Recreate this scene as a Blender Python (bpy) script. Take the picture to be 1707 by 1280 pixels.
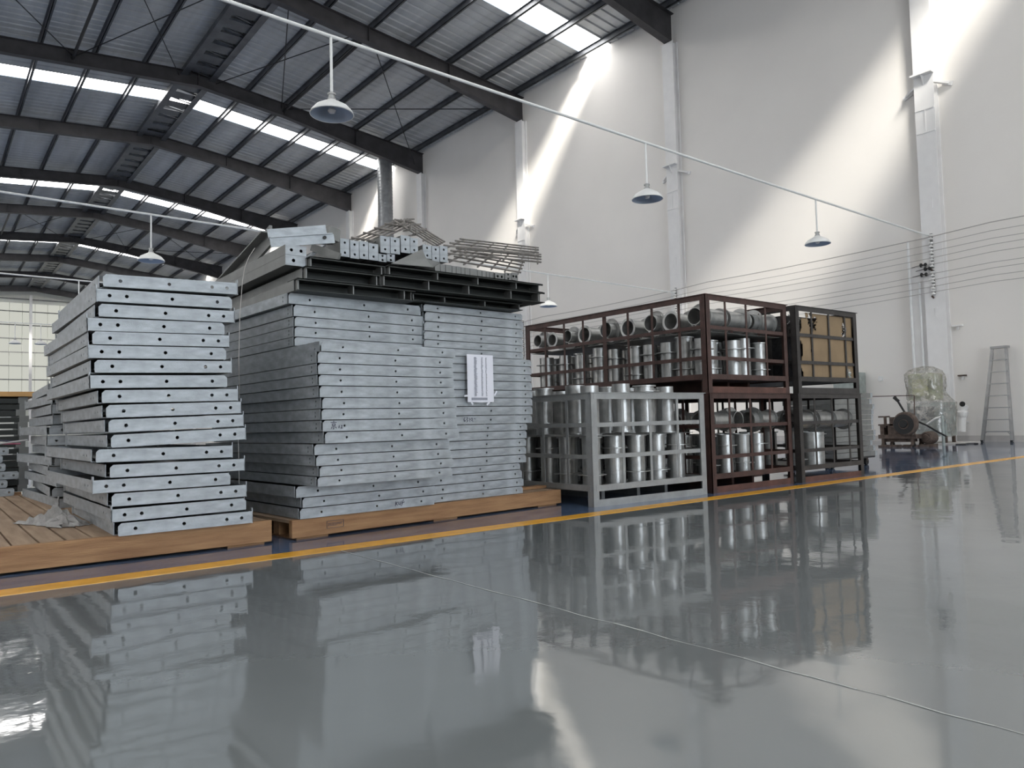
import bpy, bmesh, math, random
from mathutils import Vector, Matrix
from mathutils.geometry import tessellate_polygon
random.seed(7)
for o in list(bpy.data.objects): bpy.data.objects.remove(o)
S = bpy.context.scene
COL = S.collection
R = math.radians

# ---------------------------------------------------------------- camera
YAW, PITCH, ROLL, FPX, CH = R(38.43925662), R(2.93330532), R(-1.42772198), 1247.592, 0.70
fw = Vector((math.sin(YAW)*math.cos(PITCH), math.cos(YAW)*math.cos(PITCH), math.sin(PITCH)))
rt0 = Vector((math.cos(YAW), -math.sin(YAW), 0)); up0 = rt0.cross(fw)
rt = rt0*math.cos(ROLL) + up0*math.sin(ROLL); up = -rt0*math.sin(ROLL) + up0*math.cos(ROLL)
cd = bpy.data.cameras.new('camera'); cam = bpy.data.objects.new('camera', cd); COL.objects.link(cam)
M = Matrix((rt, up, -fw)).transposed().to_4x4(); M.translation = Vector((0, 0, CH)); cam.matrix_world = M
cd.sensor_width = 36; cd.lens = FPX/1707*36; cd.clip_start = .05; cd.clip_end = 400
S.camera = cam

# ---------------------------------------------------------------- world, sun, daylight, exposure
S.view_settings.view_transform = 'Standard'; S.view_settings.look = 'None'
S.view_settings.gamma = 1; S.view_settings.use_curve_mapping = False
S.view_settings.exposure = 0.0
W = bpy.data.worlds.new('sky'); S.world = W; W.use_nodes = True
W.node_tree.nodes['Background'].inputs[0].default_value = (.75, .85, 1, 1)
W.node_tree.nodes['Background'].inputs[1].default_value = 1.5
sl = bpy.data.lights.new('sun', 'SUN'); sl.energy = 25; sl.angle = R(14); sl.color = (1, .96, .88)
sun = bpy.data.objects.new('sun', sl); COL.objects.link(sun); sun.location = (0, 0, 40)
sun.rotation_euler = Vector((.55, .70, -.80)).to_track_quat('-Z', 'Y').to_euler()
def area(name, loc, direction, sx, sy, power, color):
    l = bpy.data.lights.new(name, 'AREA'); l.shape = 'RECTANGLE'; l.size = sx; l.size_y = sy; l.energy = power; l.color = color
    o = bpy.data.objects.new(name, l); COL.objects.link(o); o.location = loc
    o.rotation_euler = Vector(direction).to_track_quat('-Z', 'Z').to_euler()
    return o
# daylight coming through the open door and windows in the end wall behind the camera, plus added fill from an unseen left window band
area('door_daylight', (3, -17.2, 3.6), (0, 1, .05), 14, 6.5, 1650, (.84, .92, 1))
area('window_daylight', (-15.4, 18, 8.2), (1, 0, .05), 50, 3, 1700, (1, .94, .86))

# ---------------------------------------------------------------- helpers
def ray(px, py):
    return rt*((px-853.5)/FPX) - up*((py-640)/FPX) + fw
O0 = Vector((0, 0, CH))
def aty(px, py, Y): d = ray(px, py); return O0 + d*(Y/d.y)
def atx(px, py, X): d = ray(px, py); return O0 + d*(X/d.x)
def atz(px, py, z): d = ray(px, py); return O0 + d*((z-CH)/d.z)

class MB:
    def __init__(s): s.v = []; s.f = []; s.sm = []
    def add(s, vs, fs, smooth=False):
        n = len(s.v); s.v += [tuple(v) for v in vs]; s.f += [tuple(i+n for i in f) for f in fs]; s.sm += [smooth]*len(fs); return s
    def box(s, x0, x1, y0, y1, z0, z1):
        return s.add([(x, y, z) for z in (z0, z1) for y in (y0, y1) for x in (x0, x1)],
                     [(0,2,3,1), (4,5,7,6), (0,1,5,4), (2,6,7,3), (0,4,6,2), (1,3,7,5)])
    def beam(s, p, q, w, h, upv=(0,0,1)):
        p = Vector(p); q = Vector(q); d = (q-p).normalized(); u = Vector(upv)
        if abs(d.dot(u)) > .98: u = Vector((0,1,0))
        a = d.cross(u).normalized()*w/2; b = a.cross(d).normalized()*h/2
        vs = [p-a-b, p+a-b, p-a+b, p+a+b, q-a-b, q+a-b, q-a+b, q+a+b]
        return s.add(vs, [(0,2,3,1), (4,5,7,6), (0,1,5,4), (2,6,7,3), (0,4,6,2), (1,3,7,5)])
    def rod(s, p, q, r, n=8, r2=None, caps=True):
        p = Vector(p); q = Vector(q); d = (q-p).normalized(); u = Vector((0,0,1))
        if abs(d.dot(u)) > .95: u = Vector((0,1,0))
        a = d.cross(u).normalized(); b = a.cross(d); r2 = r if r2 is None else r2
        vs = []
        for c, rr in ((p, r), (q, r2)):
            vs += [c + (a*math.cos(2*math.pi*i/n) + b*math.sin(2*math.pi*i/n))*rr for i in range(n)]
        s.add(vs, [(i, (i+1) % n, n+(i+1) % n, n+i) for i in range(n)], True)
        if caps: s.add(vs, [tuple(range(n))[::-1], tuple(range(n, 2*n))])
        return s
    def path(s, pts, r, n=6):
        for a, b in zip(pts, pts[1:]): s.rod(a, b, r, n)
        return s
    def lathe(s, prof, n=24, axis='z', c=(0,0,0), close=False):
        # prof: list of (radius, height)
        vs = []
        for r, h in prof:
            for i in range(n):
                t = 2*math.pi*i/n; x, y = r*math.cos(t), r*math.sin(t)
                vs.append({'z': (c[0]+x, c[1]+y, c[2]+h), 'x': (c[0]+h, c[1]+x, c[2]+y), 'y': (c[0]+x, c[1]+h, c[2]+y)}[axis])
        m = len(prof); fs = []
        for k in range(m if close else m-1):
            k2 = (k+1) % m
            fs += [(k*n+i, k*n+(i+1) % n, k2*n+(i+1) % n, k2*n+i) for i in range(n)]
        return s.add(vs, fs, True)
    def plate(s, outline, holes, t, plane='xz', off=0):
        # a flat plate with real through holes; outline and holes are lists of 2-D points
        loops = [outline]+holes
        tris = tessellate_polygon([[Vector((a, b, 0)) for a, b in l] for l in loops])
        pts = [p for l in loops for p in l]; N = len(pts)
        def P3(a, b, d): return {'xz': (a, off+d, b), 'yz': (off+d, a, b), 'xy': (a, b, off+d)}[plane]
        vs = [P3(a, b, 0) for a, b in pts] + [P3(a, b, t) for a, b in pts]
        fs = [tuple(tr) for tr in tris] + [tuple(i+N for i in tr[::-1]) for tr in tris]
        k = 0
        for l in loops:
            n = len(l); fs += [(k+i, k+(i+1) % n, N+k+(i+1) % n, N+k+i) for i in range(n)]; k += n
        return s.add(vs, fs)
    def build(s, name, mat, parent=None, loc=None, bevel=0):
        me = bpy.data.meshes.new(name); me.from_pydata(s.v, [], s.f); me.materials.append(mat)
        me.polygons.foreach_set('use_smooth', s.sm); me.update()
        bm = bmesh.new(); bm.from_mesh(me); bmesh.ops.recalc_face_normals(bm, faces=bm.faces); bm.to_mesh(me); bm.free()
        if any(s.sm): me.set_sharp_from_angle(angle=R(35))
        o = bpy.data.objects.new(name, me); COL.objects.link(o)
        if parent: o.parent = parent
        if loc: o.location = loc
        if bevel:
            b = o.modifiers.new('bevel', 'BEVEL'); b.width = bevel; b.segments = 2; b.limit_method = 'ANGLE'
        return o
def circ(cx, cy, r, n=10): return [(cx+r*math.cos(2*math.pi*i/n), cy+r*math.sin(2*math.pi*i/n)) for i in range(n)]
def tag(o, label, cat, group=None, kind=None):
    o['label'] = label
    if cat: o['category'] = cat
    if group: o['group'] = group
    if kind: o['kind'] = kind
    return o
def struct(o, label=None):
    o['kind'] = 'structure'
    if label: o['label'] = label
    return o
def thing(name, label, cat, loc=(0,0,0), rz=0, group=None):
    o = bpy.data.objects.new(name, None); COL.objects.link(o); o.location = loc; o.rotation_euler = (0,0,rz); o.empty_display_size = .1
    return tag(o, label, cat, group)
def copy_tree(o, parent=None):
    c = o.copy(); COL.objects.link(c); c.parent = parent
    for ch in list(KIDS(o)): copy_tree(ch, c)
    return c
def KIDS(o): return [x for x in CH_LIST if x.parent == o]
CH_LIST = []
def dup(src, kids, label, loc, rot=(0,0,0), group=None):
    c = src.copy(); COL.objects.link(c); c.location = loc; c.rotation_euler = rot; c['label'] = label
    if group: c['group'] = group
    for k, subs in kids:
        k2 = k.copy(); COL.objects.link(k2); k2.parent = c
        for sb in subs:
            s2 = sb.copy(); COL.objects.link(s2); s2.parent = k2
    return c
ORD = ['topmost','second','third','fourth','fifth','sixth','seventh','eighth','ninth','tenth','eleventh','twelfth','thirteenth',
       'fourteenth','fifteenth','sixteenth','seventeenth','eighteenth','nineteenth','twentieth','twenty-first','twenty-second','twenty-third','twenty-fourth']

# ---------------------------------------------------------------- materials
def mat(name, col, rough=.5, metal=0, var=0, vscale=8, bump=0, bscale=60, stretch=(1,1,1), col2=None, spec=.5, coat=0, rvar=0):
    m = bpy.data.materials.new(name); m.use_nodes = True; nt = m.node_tree; b = nt.nodes['Principled BSDF']
    b.inputs['Base Color'].default_value = (*col, 1); b.inputs['Roughness'].default_value = rough; b.inputs['Metallic'].default_value = metal
    b.inputs['Specular IOR Level'].default_value = spec; b.inputs['Coat Weight'].default_value = coat
    if var or bump or rvar:
        tc = nt.nodes.new('ShaderNodeTexCoord'); mp = nt.nodes.new('ShaderNodeMapping'); mp.inputs['Scale'].default_value = stretch
        nt.links.new(tc.outputs['Object'], mp.inputs[0])
    if var:
        n = nt.nodes.new('ShaderNodeTexNoise'); n.inputs['Scale'].default_value = vscale; n.inputs['Detail'].default_value = 6
        nt.links.new(mp.outputs[0], n.inputs[0])
        r = nt.nodes.new('ShaderNodeValToRGB'); r.color_ramp.elements[0].position = .3; r.color_ramp.elements[1].position = .7
        c2 = col2 if col2 else tuple(min(1, c*(1+var)) for c in col)
        c1 = tuple(c*(1-var) for c in col) if not col2 else col
        r.color_ramp.elements[0].color = (*c1, 1); r.color_ramp.elements[1].color = (*c2, 1)
        nt.links.new(n.outputs[0], r.inputs[0]); nt.links.new(r.outputs[0], b.inputs['Base Color'])
        if rvar:
            mr = nt.nodes.new('ShaderNodeMapRange'); mr.inputs[3].default_value = rough-rvar; mr.inputs[4].default_value = rough+rvar
            nt.links.new(n.outputs[0], mr.inputs[0]); nt.links.new(mr.outputs[0], b.inputs['Roughness'])
    if bump:
        n2 = nt.nodes.new('ShaderNodeTexNoise'); n2.inputs['Scale'].default_value = bscale; n2.inputs['Detail'].default_value = 4
        nt.links.new(mp.outputs[0], n2.inputs[0])
        bp = nt.nodes.new('ShaderNodeBump'); bp.inputs['Strength'].default_value = bump; bp.inputs['Distance'].default_value = .01
        nt.links.new(n2.outputs[0], bp.inputs['Height']); nt.links.new(bp.outputs[0], b.inputs['Normal'])
    return m
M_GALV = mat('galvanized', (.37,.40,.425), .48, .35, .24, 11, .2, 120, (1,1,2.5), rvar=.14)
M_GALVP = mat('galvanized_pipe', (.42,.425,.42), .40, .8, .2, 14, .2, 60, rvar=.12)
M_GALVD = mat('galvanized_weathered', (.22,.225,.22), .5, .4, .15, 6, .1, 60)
M_CHAN = mat('dark_channel_steel', (.026,.029,.027), .5, .4, .2, 5, .1, 50)
M_GCAGE = mat('grey_cage_steel', (.36,.37,.37), .5, .5, .12, 10, .2, 70)
M_RUST = mat('rust_brown_paint', (.062,.031,.026), .55, .1, .35, 9, .2, 60)
M_RUSTB = mat('rust_red_paint', (.105,.046,.035), .55, .1, .3, 9, .2, 60)
M_DARKC = mat('dark_brown_paint', (.038,.034,.033), .5, .1, .3, 9, .2, 60)
M_WOOD = mat('pallet_wood', (.40,.23,.11), .7, 0, 1, 5, .4, 30, (.6,6,6), col2=(.24,.12,.055))
M_WOODT = mat('pallet_deck_wood', (.42,.30,.20), .75, 0, 1, 4, .4, 30, (6,.6,6), col2=(.27,.18,.115))
M_WOODL = mat('orange_plank_wood', (.62,.36,.14), .7, 0, .2, 3)
M_WALL = mat('white_plaster', (.79,.762,.725), .75, 0, 1, .6, .12, 12, col2=(.83,.80,.76))
M_COLP = mat('white_column_paint', (.80,.79,.78), .5, 0, .03, 4)
M_ROOF = mat('roof_sheet_metal', (.46,.475,.485), .45, .3, .18, .6, 0, 10, (3,.25,1))
M_STEEL = mat('dark_rafter_paint', (.055,.052,.055), .5, .2, .3, 2, 0, 10)
M_PURL = mat('purlin_steel', (.10,.105,.115), .42, .5, .3, 2, 0, 10)
M_ROD = mat('black_rod', (.02,.02,.022), .5, .3)
M_WHITE = mat('white_enamel', (.78,.79,.78), .35, 0, .04, 8)
M_LAMPIN = mat('lamp_inside', (.40,.47,.58), .35, .3)
M_WIRE = mat('grey_wire', (.42,.40,.38), .6)
M_BLACK = mat('black_rubber', (.015,.015,.015), .6)
M_YEL = mat('yellow_floor_paint', (.72,.36,.03), .22, 0, .12, 10, spec=.6)
M_DUCT = mat('spiral_duct_metal', (.36,.37,.38), .38, .6, .15, 6)
M_MACH = mat('rusty_machine_iron', (.11,.08,.065), .7, .2, .4, 14, .3, 50)
M_MACHG = mat('machine_green_grey', (.42,.44,.30), .6, 0, .2, 10)
M_CAB = mat('pale_machine_cabinet', (.36,.40,.38), .6, 0, .2, 6)
M_CARD = mat('brown_cardboard', (.27,.19,.11), .8, 0, .12, 5)
M_PVC = mat('white_pvc', (.80,.79,.77), .35)
M_ALU = mat('ladder_aluminium', (.36,.36,.36), .45, .6, .1, 10)
M_PAPER = mat('white_paper', (.78,.79,.86), .7)
M_INK = mat('grey_print', (.32,.33,.38), .8)
M_MARK = mat('marker_ink', (.05,.05,.08), .7)
M_PORC = mat('porcelain', (.85,.84,.82), .25)
M_REBAR = mat('rebar', (.23,.215,.20), .55, .5, .3, 20)
M_FARW = mat('far_wall_sheet', (.72,.73,.68), .6, 0, .06, .4)
M_FLOORC = mat('concrete_plinth', (.6,.57,.54), .8, 0, .1, 5)
def emis(name, col, st, transp=None, lines=None):
    m = bpy.data.materials.new(name); m.use_nodes = True; nt = m.node_tree; nt.nodes.clear()
    o = nt.nodes.new('ShaderNodeOutputMaterial'); e = nt.nodes.new('ShaderNodeEmission')
    e.inputs[0].default_value = (*col, 1); e.inputs[1].default_value = st
    if transp is not None:
        t = nt.nodes.new('ShaderNodeBsdfTransparent'); t.inputs[0].default_value = (transp, transp, transp, 1)
        a = nt.nodes.new('ShaderNodeAddShader'); nt.links.new(e.outputs[0], a.inputs[0]); nt.links.new(t.outputs[0], a.inputs[1])
        nt.links.new(a.outputs[0], o.inputs[0])
    else: nt.links.new(e.outputs[0], o.inputs[0])
    return m
M_SKYL = emis('skylight_sheet_daylight', (1, .975, .94), 9.5, .55)
M_WINL = emis('window_daylight', (.9, .95, 1), 1.1)
M_FARWIN = emis('translucent_far_sheet', (.95, .96, .86), .62)

def floor_mat(name, col, var):
    m = bpy.data.materials.new(name); m.use_nodes = True; nt = m.node_tree; b = nt.nodes['Principled BSDF']; L = nt.links.new
    tc = nt.nodes.new('ShaderNodeTexCoord'); mp = nt.nodes.new('ShaderNodeMapping'); L(tc.outputs['Object'], mp.inputs[0])
    n = nt.nodes.new('ShaderNodeTexNoise'); n.inputs['Scale'].default_value = .8; n.inputs['Detail'].default_value = 8; L(mp.outputs[0], n.inputs[0])
    r = nt.nodes.new('ShaderNodeValToRGB'); r.color_ramp.elements[0].position = .3; r.color_ramp.elements[1].position = .7
    r.color_ramp.elements[0].color = (*[c*(1-var) for c in col], 1); r.color_ramp.elements[1].color = (*[c*(1+var) for c in col], 1)
    L(n.outputs[0], r.inputs[0]); L(r.outputs[0], b.inputs['Base Color'])
    n3 = nt.nodes.new('ShaderNodeTexNoise'); n3.inputs['Scale'].default_value = 1.7; n3.inputs['Detail'].default_value = 5; L(mp.outputs[0], n3.inputs[0])
    mr = nt.nodes.new('ShaderNodeMapRange'); mr.inputs[1].default_value = .35; mr.inputs[2].default_value = .7; mr.inputs[3].default_value = .035; mr.inputs[4].default_value = .085
    L(n3.outputs[0], mr.inputs[0]); L(mr.outputs[0], b.inputs['Roughness'])
    # slow waviness of the trowelled coating
    n2 = nt.nodes.new('ShaderNodeTexNoise'); n2.inputs['Scale'].default_value = 2.3; n2.inputs['Detail'].default_value = 2; L(mp.outputs[0], n2.inputs[0])
    n4 = nt.nodes.new('ShaderNodeTexNoise'); n4.inputs['Scale'].default_value = 22; n4.inputs['Detail'].default_value = 3; L(mp.outputs[0], n4.inputs[0])
    b1 = nt.nodes.new('ShaderNodeBump'); b1.inputs['Strength'].default_value = .32; b1.inputs['Distance'].default_value = .008; L(n2.outputs[0], b1.inputs['Height'])
    b2 = nt.nodes.new('ShaderNodeBump'); b2.inputs['Strength'].default_value = .10; b2.inputs['Distance'].default_value = .002; L(n4.outputs[0], b2.inputs['Height']); L(b1.outputs[0], b2.inputs['Normal'])
    L(b2.outputs[0], b.inputs['Normal'])
    b.inputs['Specular IOR Level'].default_value = .8; b.inputs['IOR'].default_value = 1.75
    return m
M_FLG = floor_mat('grey_epoxy_floor', (.128,.142,.150), .06)
M_FLB = floor_mat('blue_epoxy_floor', (.085,.125,.21), .15)

# ---------------------------------------------------------------- the hall shell
XW, XL, YB, YF = 18.87, -16.0, -18.0, 84.5
XR, ZR, SR, SLF = 8.5, 15.02, .11, .08           # ridge x, ridge height, slopes
def zroof(x): return ZR - (x-XR)*SR if x > XR else ZR - (XR-x)*SLF
FY = [15.05+7.595*k for k in range(-4, 10)]      # frame positions
FK = list(range(-4, 10))
m = MB().box(XL, XW, YB, 4.0, -.2, 0); f1 = struct(m.build('floor', M_FLG), 'glossy grey epoxy floor of the aisle')
m = MB().box(XL, XW, 4.0, YF, -.2, 0); f2 = struct(m.build('floor', M_FLB), 'blue epoxy floor of the storage zone')
m = MB().box(XL, XW, 3.975, 4.128, -.002, .0025); struct(m.build('trim_1', M_YEL), 'yellow line painted on the floor between the grey and blue zones')
# joint filled in the grey slab: a shallow pale line with chipped edges
m = MB(); y = -4.0; x = 1.88
while y < 3.95:
    y2 = y+random.uniform(.05,.14); x2 = 1.88+random.uniform(-.007,.007); w = random.uniform(.0015,.0045)
    m.add([(x-w,y,.0012),(x+w,y,.0012),(x2+w,y2,.0012),(x2-w,y2,.0012)], [(0,1,2,3)]); x, y = x2, y2
struct(m.build('trim_2', mat('joint_filler', (.30,.32,.32), .5)), 'long pale joint line in the grey floor')
struct(MB().box(XW, XW+.25, YB, YF, 0, 14).build('wall_right', M_WALL))
struct(MB().box(XW-.02, XW, YB, YF, 0, .14).build('baseboard_right', M_FLOORC))
struct(MB().box(XL-.25, XL, YB, YF, 0, 4.3).box(XL-.25, XL, YB, YF, 8.7, 14).build('wall_left', M_WALL))
struct(MB().box(XL-.2, XL-.1, YB, YF, 4.3, 8.7).build('window_1', M_WINL))  # glowing band added in the unseen wall to light the right wall
struct(MB().box(XL, -4, YB-.25, YB, 0, 15.2).box(10, XW, YB-.25, YB, 0, 15.2).box(-4, 10, YB-.25, YB, 6.9, 15.2).build('wall_back', M_WALL))
struct(MB().box(-4, 10, YB-.2, YB-.1, 0, 6.9).build('window_2', M_WINL))
# far end wall: profiled sheets with girts, lit through translucent sheets
m = MB(); x = XL
while x < XW:
    m.box(x, x+.42, YF, YF+.05, 0, 15.4); m.box(x+.42, x+.5, YF-.03, YF+.05, 0, 15.4); x += .5
struct(m.build('wall_far', M_FARW))
m = MB()
for i in range(32): m.box(XL+1+i*1.03, XL+1.97+i*1.03, YF-.07, YF-.04, 4.2, 13.2)
struct(m.build('window_3', M_FARWIN), 'translucent daylight sheets of the far end wall')
for i, z in enumerate((3.4, 4.6, 5.9, 7.2, 8.5, 9.8, 11.1, 12.4, 13.6)):
    struct(MB().box(XL, XW, YF-.2, YF-.08, z-.05, z+.05).build('trim_%d' % (10+i), M_GALVD), 'horizontal girt of the far end wall')
for i, x in enumerate((-8, -1.0, aty(51, 560, YF-.3).x, 12.6)):
    struct(MB().box(x-.12, x+.12, YF-.4, YF-.21, 0, 14).build('trim_%d' % (30+i), M_COLP), 'vertical post of the far end wall')

# roof sheets (ribbed, ribs across the hall) with translucent strips every second bay
SKY = [(18.33+15.19*k) for k in range(-2, 5)]
def roof_strip(mb, y0, y1, dz=0):
    y = y0
    while y < y1-1e-6:
        ye = min(y+.38, y1)
        prof = [(y, 0), (y+.26, 0), (y+.29, .045), (y+.35, .045), (y+.38, 0)]
        prof = [(min(a, ye), b) for a, b in prof]
        for (a, b), (c, d) in zip(prof, prof[1:]):
            if c-a < 1e-6: continue
            for xa, xb in ((XL, XR), (XR, XW+.1)):
                mb.add([(xa, a, zroof(xa)+b+dz), (xb, a, zroof(xb)+b+dz), (xb, c, zroof(xb)+d+dz), (xa, c, zroof(xa)+d+dz)], [(0,1,2,3)])
        y = ye
edges = [YB]
for s in SKY: edges += [s-.55, s+.55]
edges.append(YF+.1)
m = MB()
for i in range(0, len(edges), 2):
    if edges[i+1] > edges[i]: roof_strip(m, edges[i], edges[i+1])
struct(m.build('ceiling', M_ROOF), 'ribbed grey metal roof sheets')
for i, s in enumerate(SKY):
    m = MB(); roof_strip(m, s-.55, s+.55)
    struct(m.build('window_%d' % (4+i), M_SKYL), 'translucent daylight strip across the roof')

# rafters: tapered welded I sections, one per frame
def rafter_bottom(x):
    t = zroof(x)-.2
    if x > XR: return t - (.55 + .45*max(0, (x-12)/(XW-12)))
    return t - .55
NEAR = {-2:'behind the camera', -1:'nearest the camera', 0:'at the top right of the photo', 1:'above the tall stack', 2:'third', 3:'fourth', 4:'fifth', 5:'sixth', 6:'seventh', 7:'eighth', 8:'ninth', 9:'last before the far wall'}
ORDR = ['first','second','third','fourth','fifth','sixth','seventh','eighth','ninth','tenth','eleventh','twelfth']
for k, y in zip(FK, FY):
    if k < -1: continue
    r = thing('roof_rafter', 'dark steel roof rafter, %s counted from the camera toward the far wall' % ORDR[k+1], 'rafter', (0, y, 0), 0, 'dark tapered roof rafters')
    xs = [XL+.05, -8, 0, 4, 8.5, 12, 15, XW-.02]
    web = MB(); fl = MB(); tf = MB()
    for a, b in zip(xs, xs[1:]):
        za, zb, ta, tb = rafter_bottom(a), rafter_bottom(b), zroof(a)-.2, zroof(b)-.2
        web.add([(a,-.01,za),(b,-.01,zb),(b,-.01,tb),(a,-.01,ta),(a,.01,za),(b,.01,zb),(b,.01,tb),(a,.01,ta)], [(0,1,2,3),(4,7,6,5),(0,4,5,1),(3,2,6,7)])
        for mb, p, q, s_ in ((fl, za, zb, .016), (tf, ta, tb, -.016)):
            mb.add([(a,-.13,p),(b,-.13,q),(b,.13,q),(a,.13,p),(a,-.13,p+s_),(b,-.13,q+s_),(b,.13,q+s_),(a,.13,p+s_)], [(0,1,2,3),(4,7,6,5),(0,4,5,1),(1,5,6,2),(2,6,7,3),(3,7,4,0)])
    for x in (0, 4, 8.5, 12, 15.3):
        MB().box(x-.01, x+.01, -.12, .12, rafter_bottom(x)+.02, zroof(x)-.22).build('stiffener', M_STEEL, r)
    web.build('web', M_STEEL, r); fl.build('bottom_flange', M_STEEL, r); tf.build('top_flange', M_STEEL, r)

# purlins, running the length of the hall
PX = [-13.8,-12.1,-10.4,-8.7,-7,-5.3,-3.6,-1.9,-.2,1.5,3.2,4.9,6.6,10.5,12.15,13.8,15.35,16.95,18.45]
for i, x in enumerate(PX):
    z = zroof(x)
    m = MB().box(x-.012, x+.012, -12, YF-.02, z-.2, z-.006).box(x-.012, x+.07, -12, YF-.02, z-.2, z-.185).box(x-.07, x+.012, -12, YF-.02, z-.02, z-.006)
    side = 'right' if x > XR else 'left'
    n = (len(PX)-i) if x > XR else (13-i)
    tag(m.build('roof_purlin', M_PURL), ('roof purlin running lengthwise, %s from the right wall' if x > XR else 'roof purlin running lengthwise, %s to the left of the ridge truss') % ORDR[min(n-1, 11)] if n <= 12 else 'roof purlin running lengthwise beside the left wall', 'purlin', 'purlins under the roof sheets')
# ridge truss: twin chords with lattice plates
r = thing('ridge_beam', 'wide lattice beam running lengthwise under the roof ridge', 'beam', (XR, 0, 0))
for s_ in (-1, 1):
    MB().box(s_*.52-.04, s_*.52+.04, -12, YF-.02, 14.62, 14.94).box(s_*.52-.12, s_*.52+.12, -12, YF-.02, 14.60, 14.62).build('chord', M_PURL, r)
m = MB(); y = -12
while y < YF-1:
    m.box(-.5, .5, y, y+.62, 14.66, 14.67); m.beam((-.5, y+.62, 14.7), (.5, y+.95, 14.7), .05, .03); y += .98
m.build('lattice', M_PURL, r)
# struts and crossed rods in the braced bays
for kk in (1, 5):
    ya, yb = 15.05+7.595*kk, 15.05+7.595*(kk+1); nm = 'second and third visible rafters' if kk == 1 else 'sixth and seventh rafters'
    for x, w in ((4.18,'left'), (11.97,'right')):
        z = 14.2 if x > 8 else 14.25
        tag(MB().rod((x, ya+.05, z-.1), (x, yb-.05, z-.1), .055, 10).build('bracing_strut', M_ROD), 'round dark strut between two rafters, %s of the ridge, %s braced bay' % (w, 'nearer' if kk == 1 else 'farther'), 'strut', 'roof struts')
    cells = [(-.4,4.18),(4.3,7.8),(9.2,11.9),(12.1,18.4)]
    for j, (a, b) in enumerate(cells):
        for s_, (p, q) in enumerate((((a, ya), (b, yb)), ((b, ya), (a, yb)))):
            za, zb = rafter_bottom(p[0])+.35, rafter_bottom(q[0])+.35
            tag(MB().rod((p[0], p[1], za+.03*s_), (q[0], q[1], zb+.03*s_), .019, 6).build('bracing_rod', M_ROD), 'thin crossed roof rod, %s cell from left, %s diagonal, %s braced bay' % (ORDR[j], 'first' if s_ == 0 else 'second', 'nearer' if kk == 1 else 'farther'), 'rod', 'crossed bracing rods')
# sag rods between purlins
# wall columns
for k, y in zip(FK, FY):
    if k < -2 or k > 9: continue
    c = thing('wall_column', 'white wall column, %s along the right wall from the camera end' % ORDR[k+2], 'column', (18.62, y, 0), 0, 'white columns on the right wall')
    H = zroof(18.7)-.2-1.0
    MB().box(0, .022, -.22, .22, 0, H).box(.02, .25, -.012, .012, 0, H).box(.2, .25, -.22, .22, 0, H).box(.02,.21,.12,.135,0,H).box(.02,.21,-.135,-.12,0,H).build('shaft', M_COLP, c)
    MB().box(-.16, .02, -.24, .24, 8.68, 8.72).add([(-.14,-.01,8.68),(0,-.01,8.68),(0,-.01,8.45),(-.14,.01,8.68),(0,.01,8.68),(0,.01,8.45)], [(0,1,2),(3,5,4),(0,2,5,3)]).build('bracket_plate', M_COLP, c)
    MB().box(-.02, 0, -.21, .21, 7.86, 7.9).box(-.02, 0, -.21, .21, 7.3, 7.34).box(-.015, 0, -.012, .012, 7.34, 7.86).build('splice_frame', M_COLP, c)
    for s_ in (-1, 1): MB().beam((.1, s_*.2, 8.5), (.2, s_*.48, 8.38), .1, .05).beam((.22,s_*.35,8.44),(.22,s_*.55,8.36),.05,.1).build('stub_bracket', M_COLP, c)
    MB().box(-.01, 0, -.05, .05, 2.9, 2.92).box(-.01, 0, -.05, .05, 3.12, 3.14).box(-.012,0,-.006,.006,2.92,3.12).box(-.01, 0, -.06, .04, 5.5, 5.52).box(-.01,0,-.06,-.045,5.52,5.75).box(-.01,0,-.06,.04,5.75,5.77).build('weld_tab', M_COLP, c)

# ---------------------------------------------------------------- pendant lamps on conduits
def lamp_proto():
    c = thing('pendant_lamp', '', 'lamp', (0,0,0), 0, 'bell-shaped pendant lamps')
    a = MB().rod((0,0,.17), (0,0,.82), .016, 10).build('stem', M_WHITE, c)
    b = MB().rod((0,0,.09), (0,0,.17), .035, 12).rod((0,0,.155), (0,0,.175), .045, 12).rod((0,0,.10),(0,0,.115),.048,12).build('lamp_holder', M_GALVP, c)
    prof = [(.045,.10),(.06,.085),(.12,.055),(.18,.02),(.225,-.03),(.24,-.06),(.236,-.062)]
    d = MB().lathe(prof+[(r_-.004 if r_ > .05 else r_, h_-.005) for r_, h_ in prof[::-1]], 36).build('lamp_shade', M_WHITE, c)
    e = MB().lathe([(.001,.02),(.03,.01),(.045,-.02),(.03,-.045),(.001,-.05)], 16).build('bulb', M_PORC, c)
    f = MB().lathe([(.04,.088),(.115,.046),(.175,.01),(.219,-.036),(.232,-.06)], 36).build('shade_lining', M_LAMPIN, c)
    return c, [(a,[]),(b,[]),(d,[]),(e,[]),(f,[])]
LP, LK = lamp_proto(); first = True
def place_lamp(x, y, ztop, label, s=1):
    global first
    loc = (x, y, ztop-.82)
    if first: LP.location = loc; LP['label'] = label; first = False; return LP
    return dup(LP, LK, label, loc)
def conduit(y, x0, x1, z0, z1, label, sag=.03):
    pts = []
    for i in range(13):
        t = i/12; pts.append((x0+(x1-x0)*t, y, z0+(z1-z0)*t - sag*4*t*(1-t)))
    tag(MB().path(pts, .02, 10).build('lamp_conduit', M_WHITE), label, 'pipe', 'white conduits carrying the lamps')
    return lambda x: (z0+(z1-z0)*(x-x0)/(x1-x0) - sag*4*((x-x0)/(x1-x0))*(1-(x-x0)/(x1-x0)))
zc = conduit(7.5, -15.9, 18.62, 5.52, 4.84, 'long white conduit crossing the photo from the top to the nearest column', .13)
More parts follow.
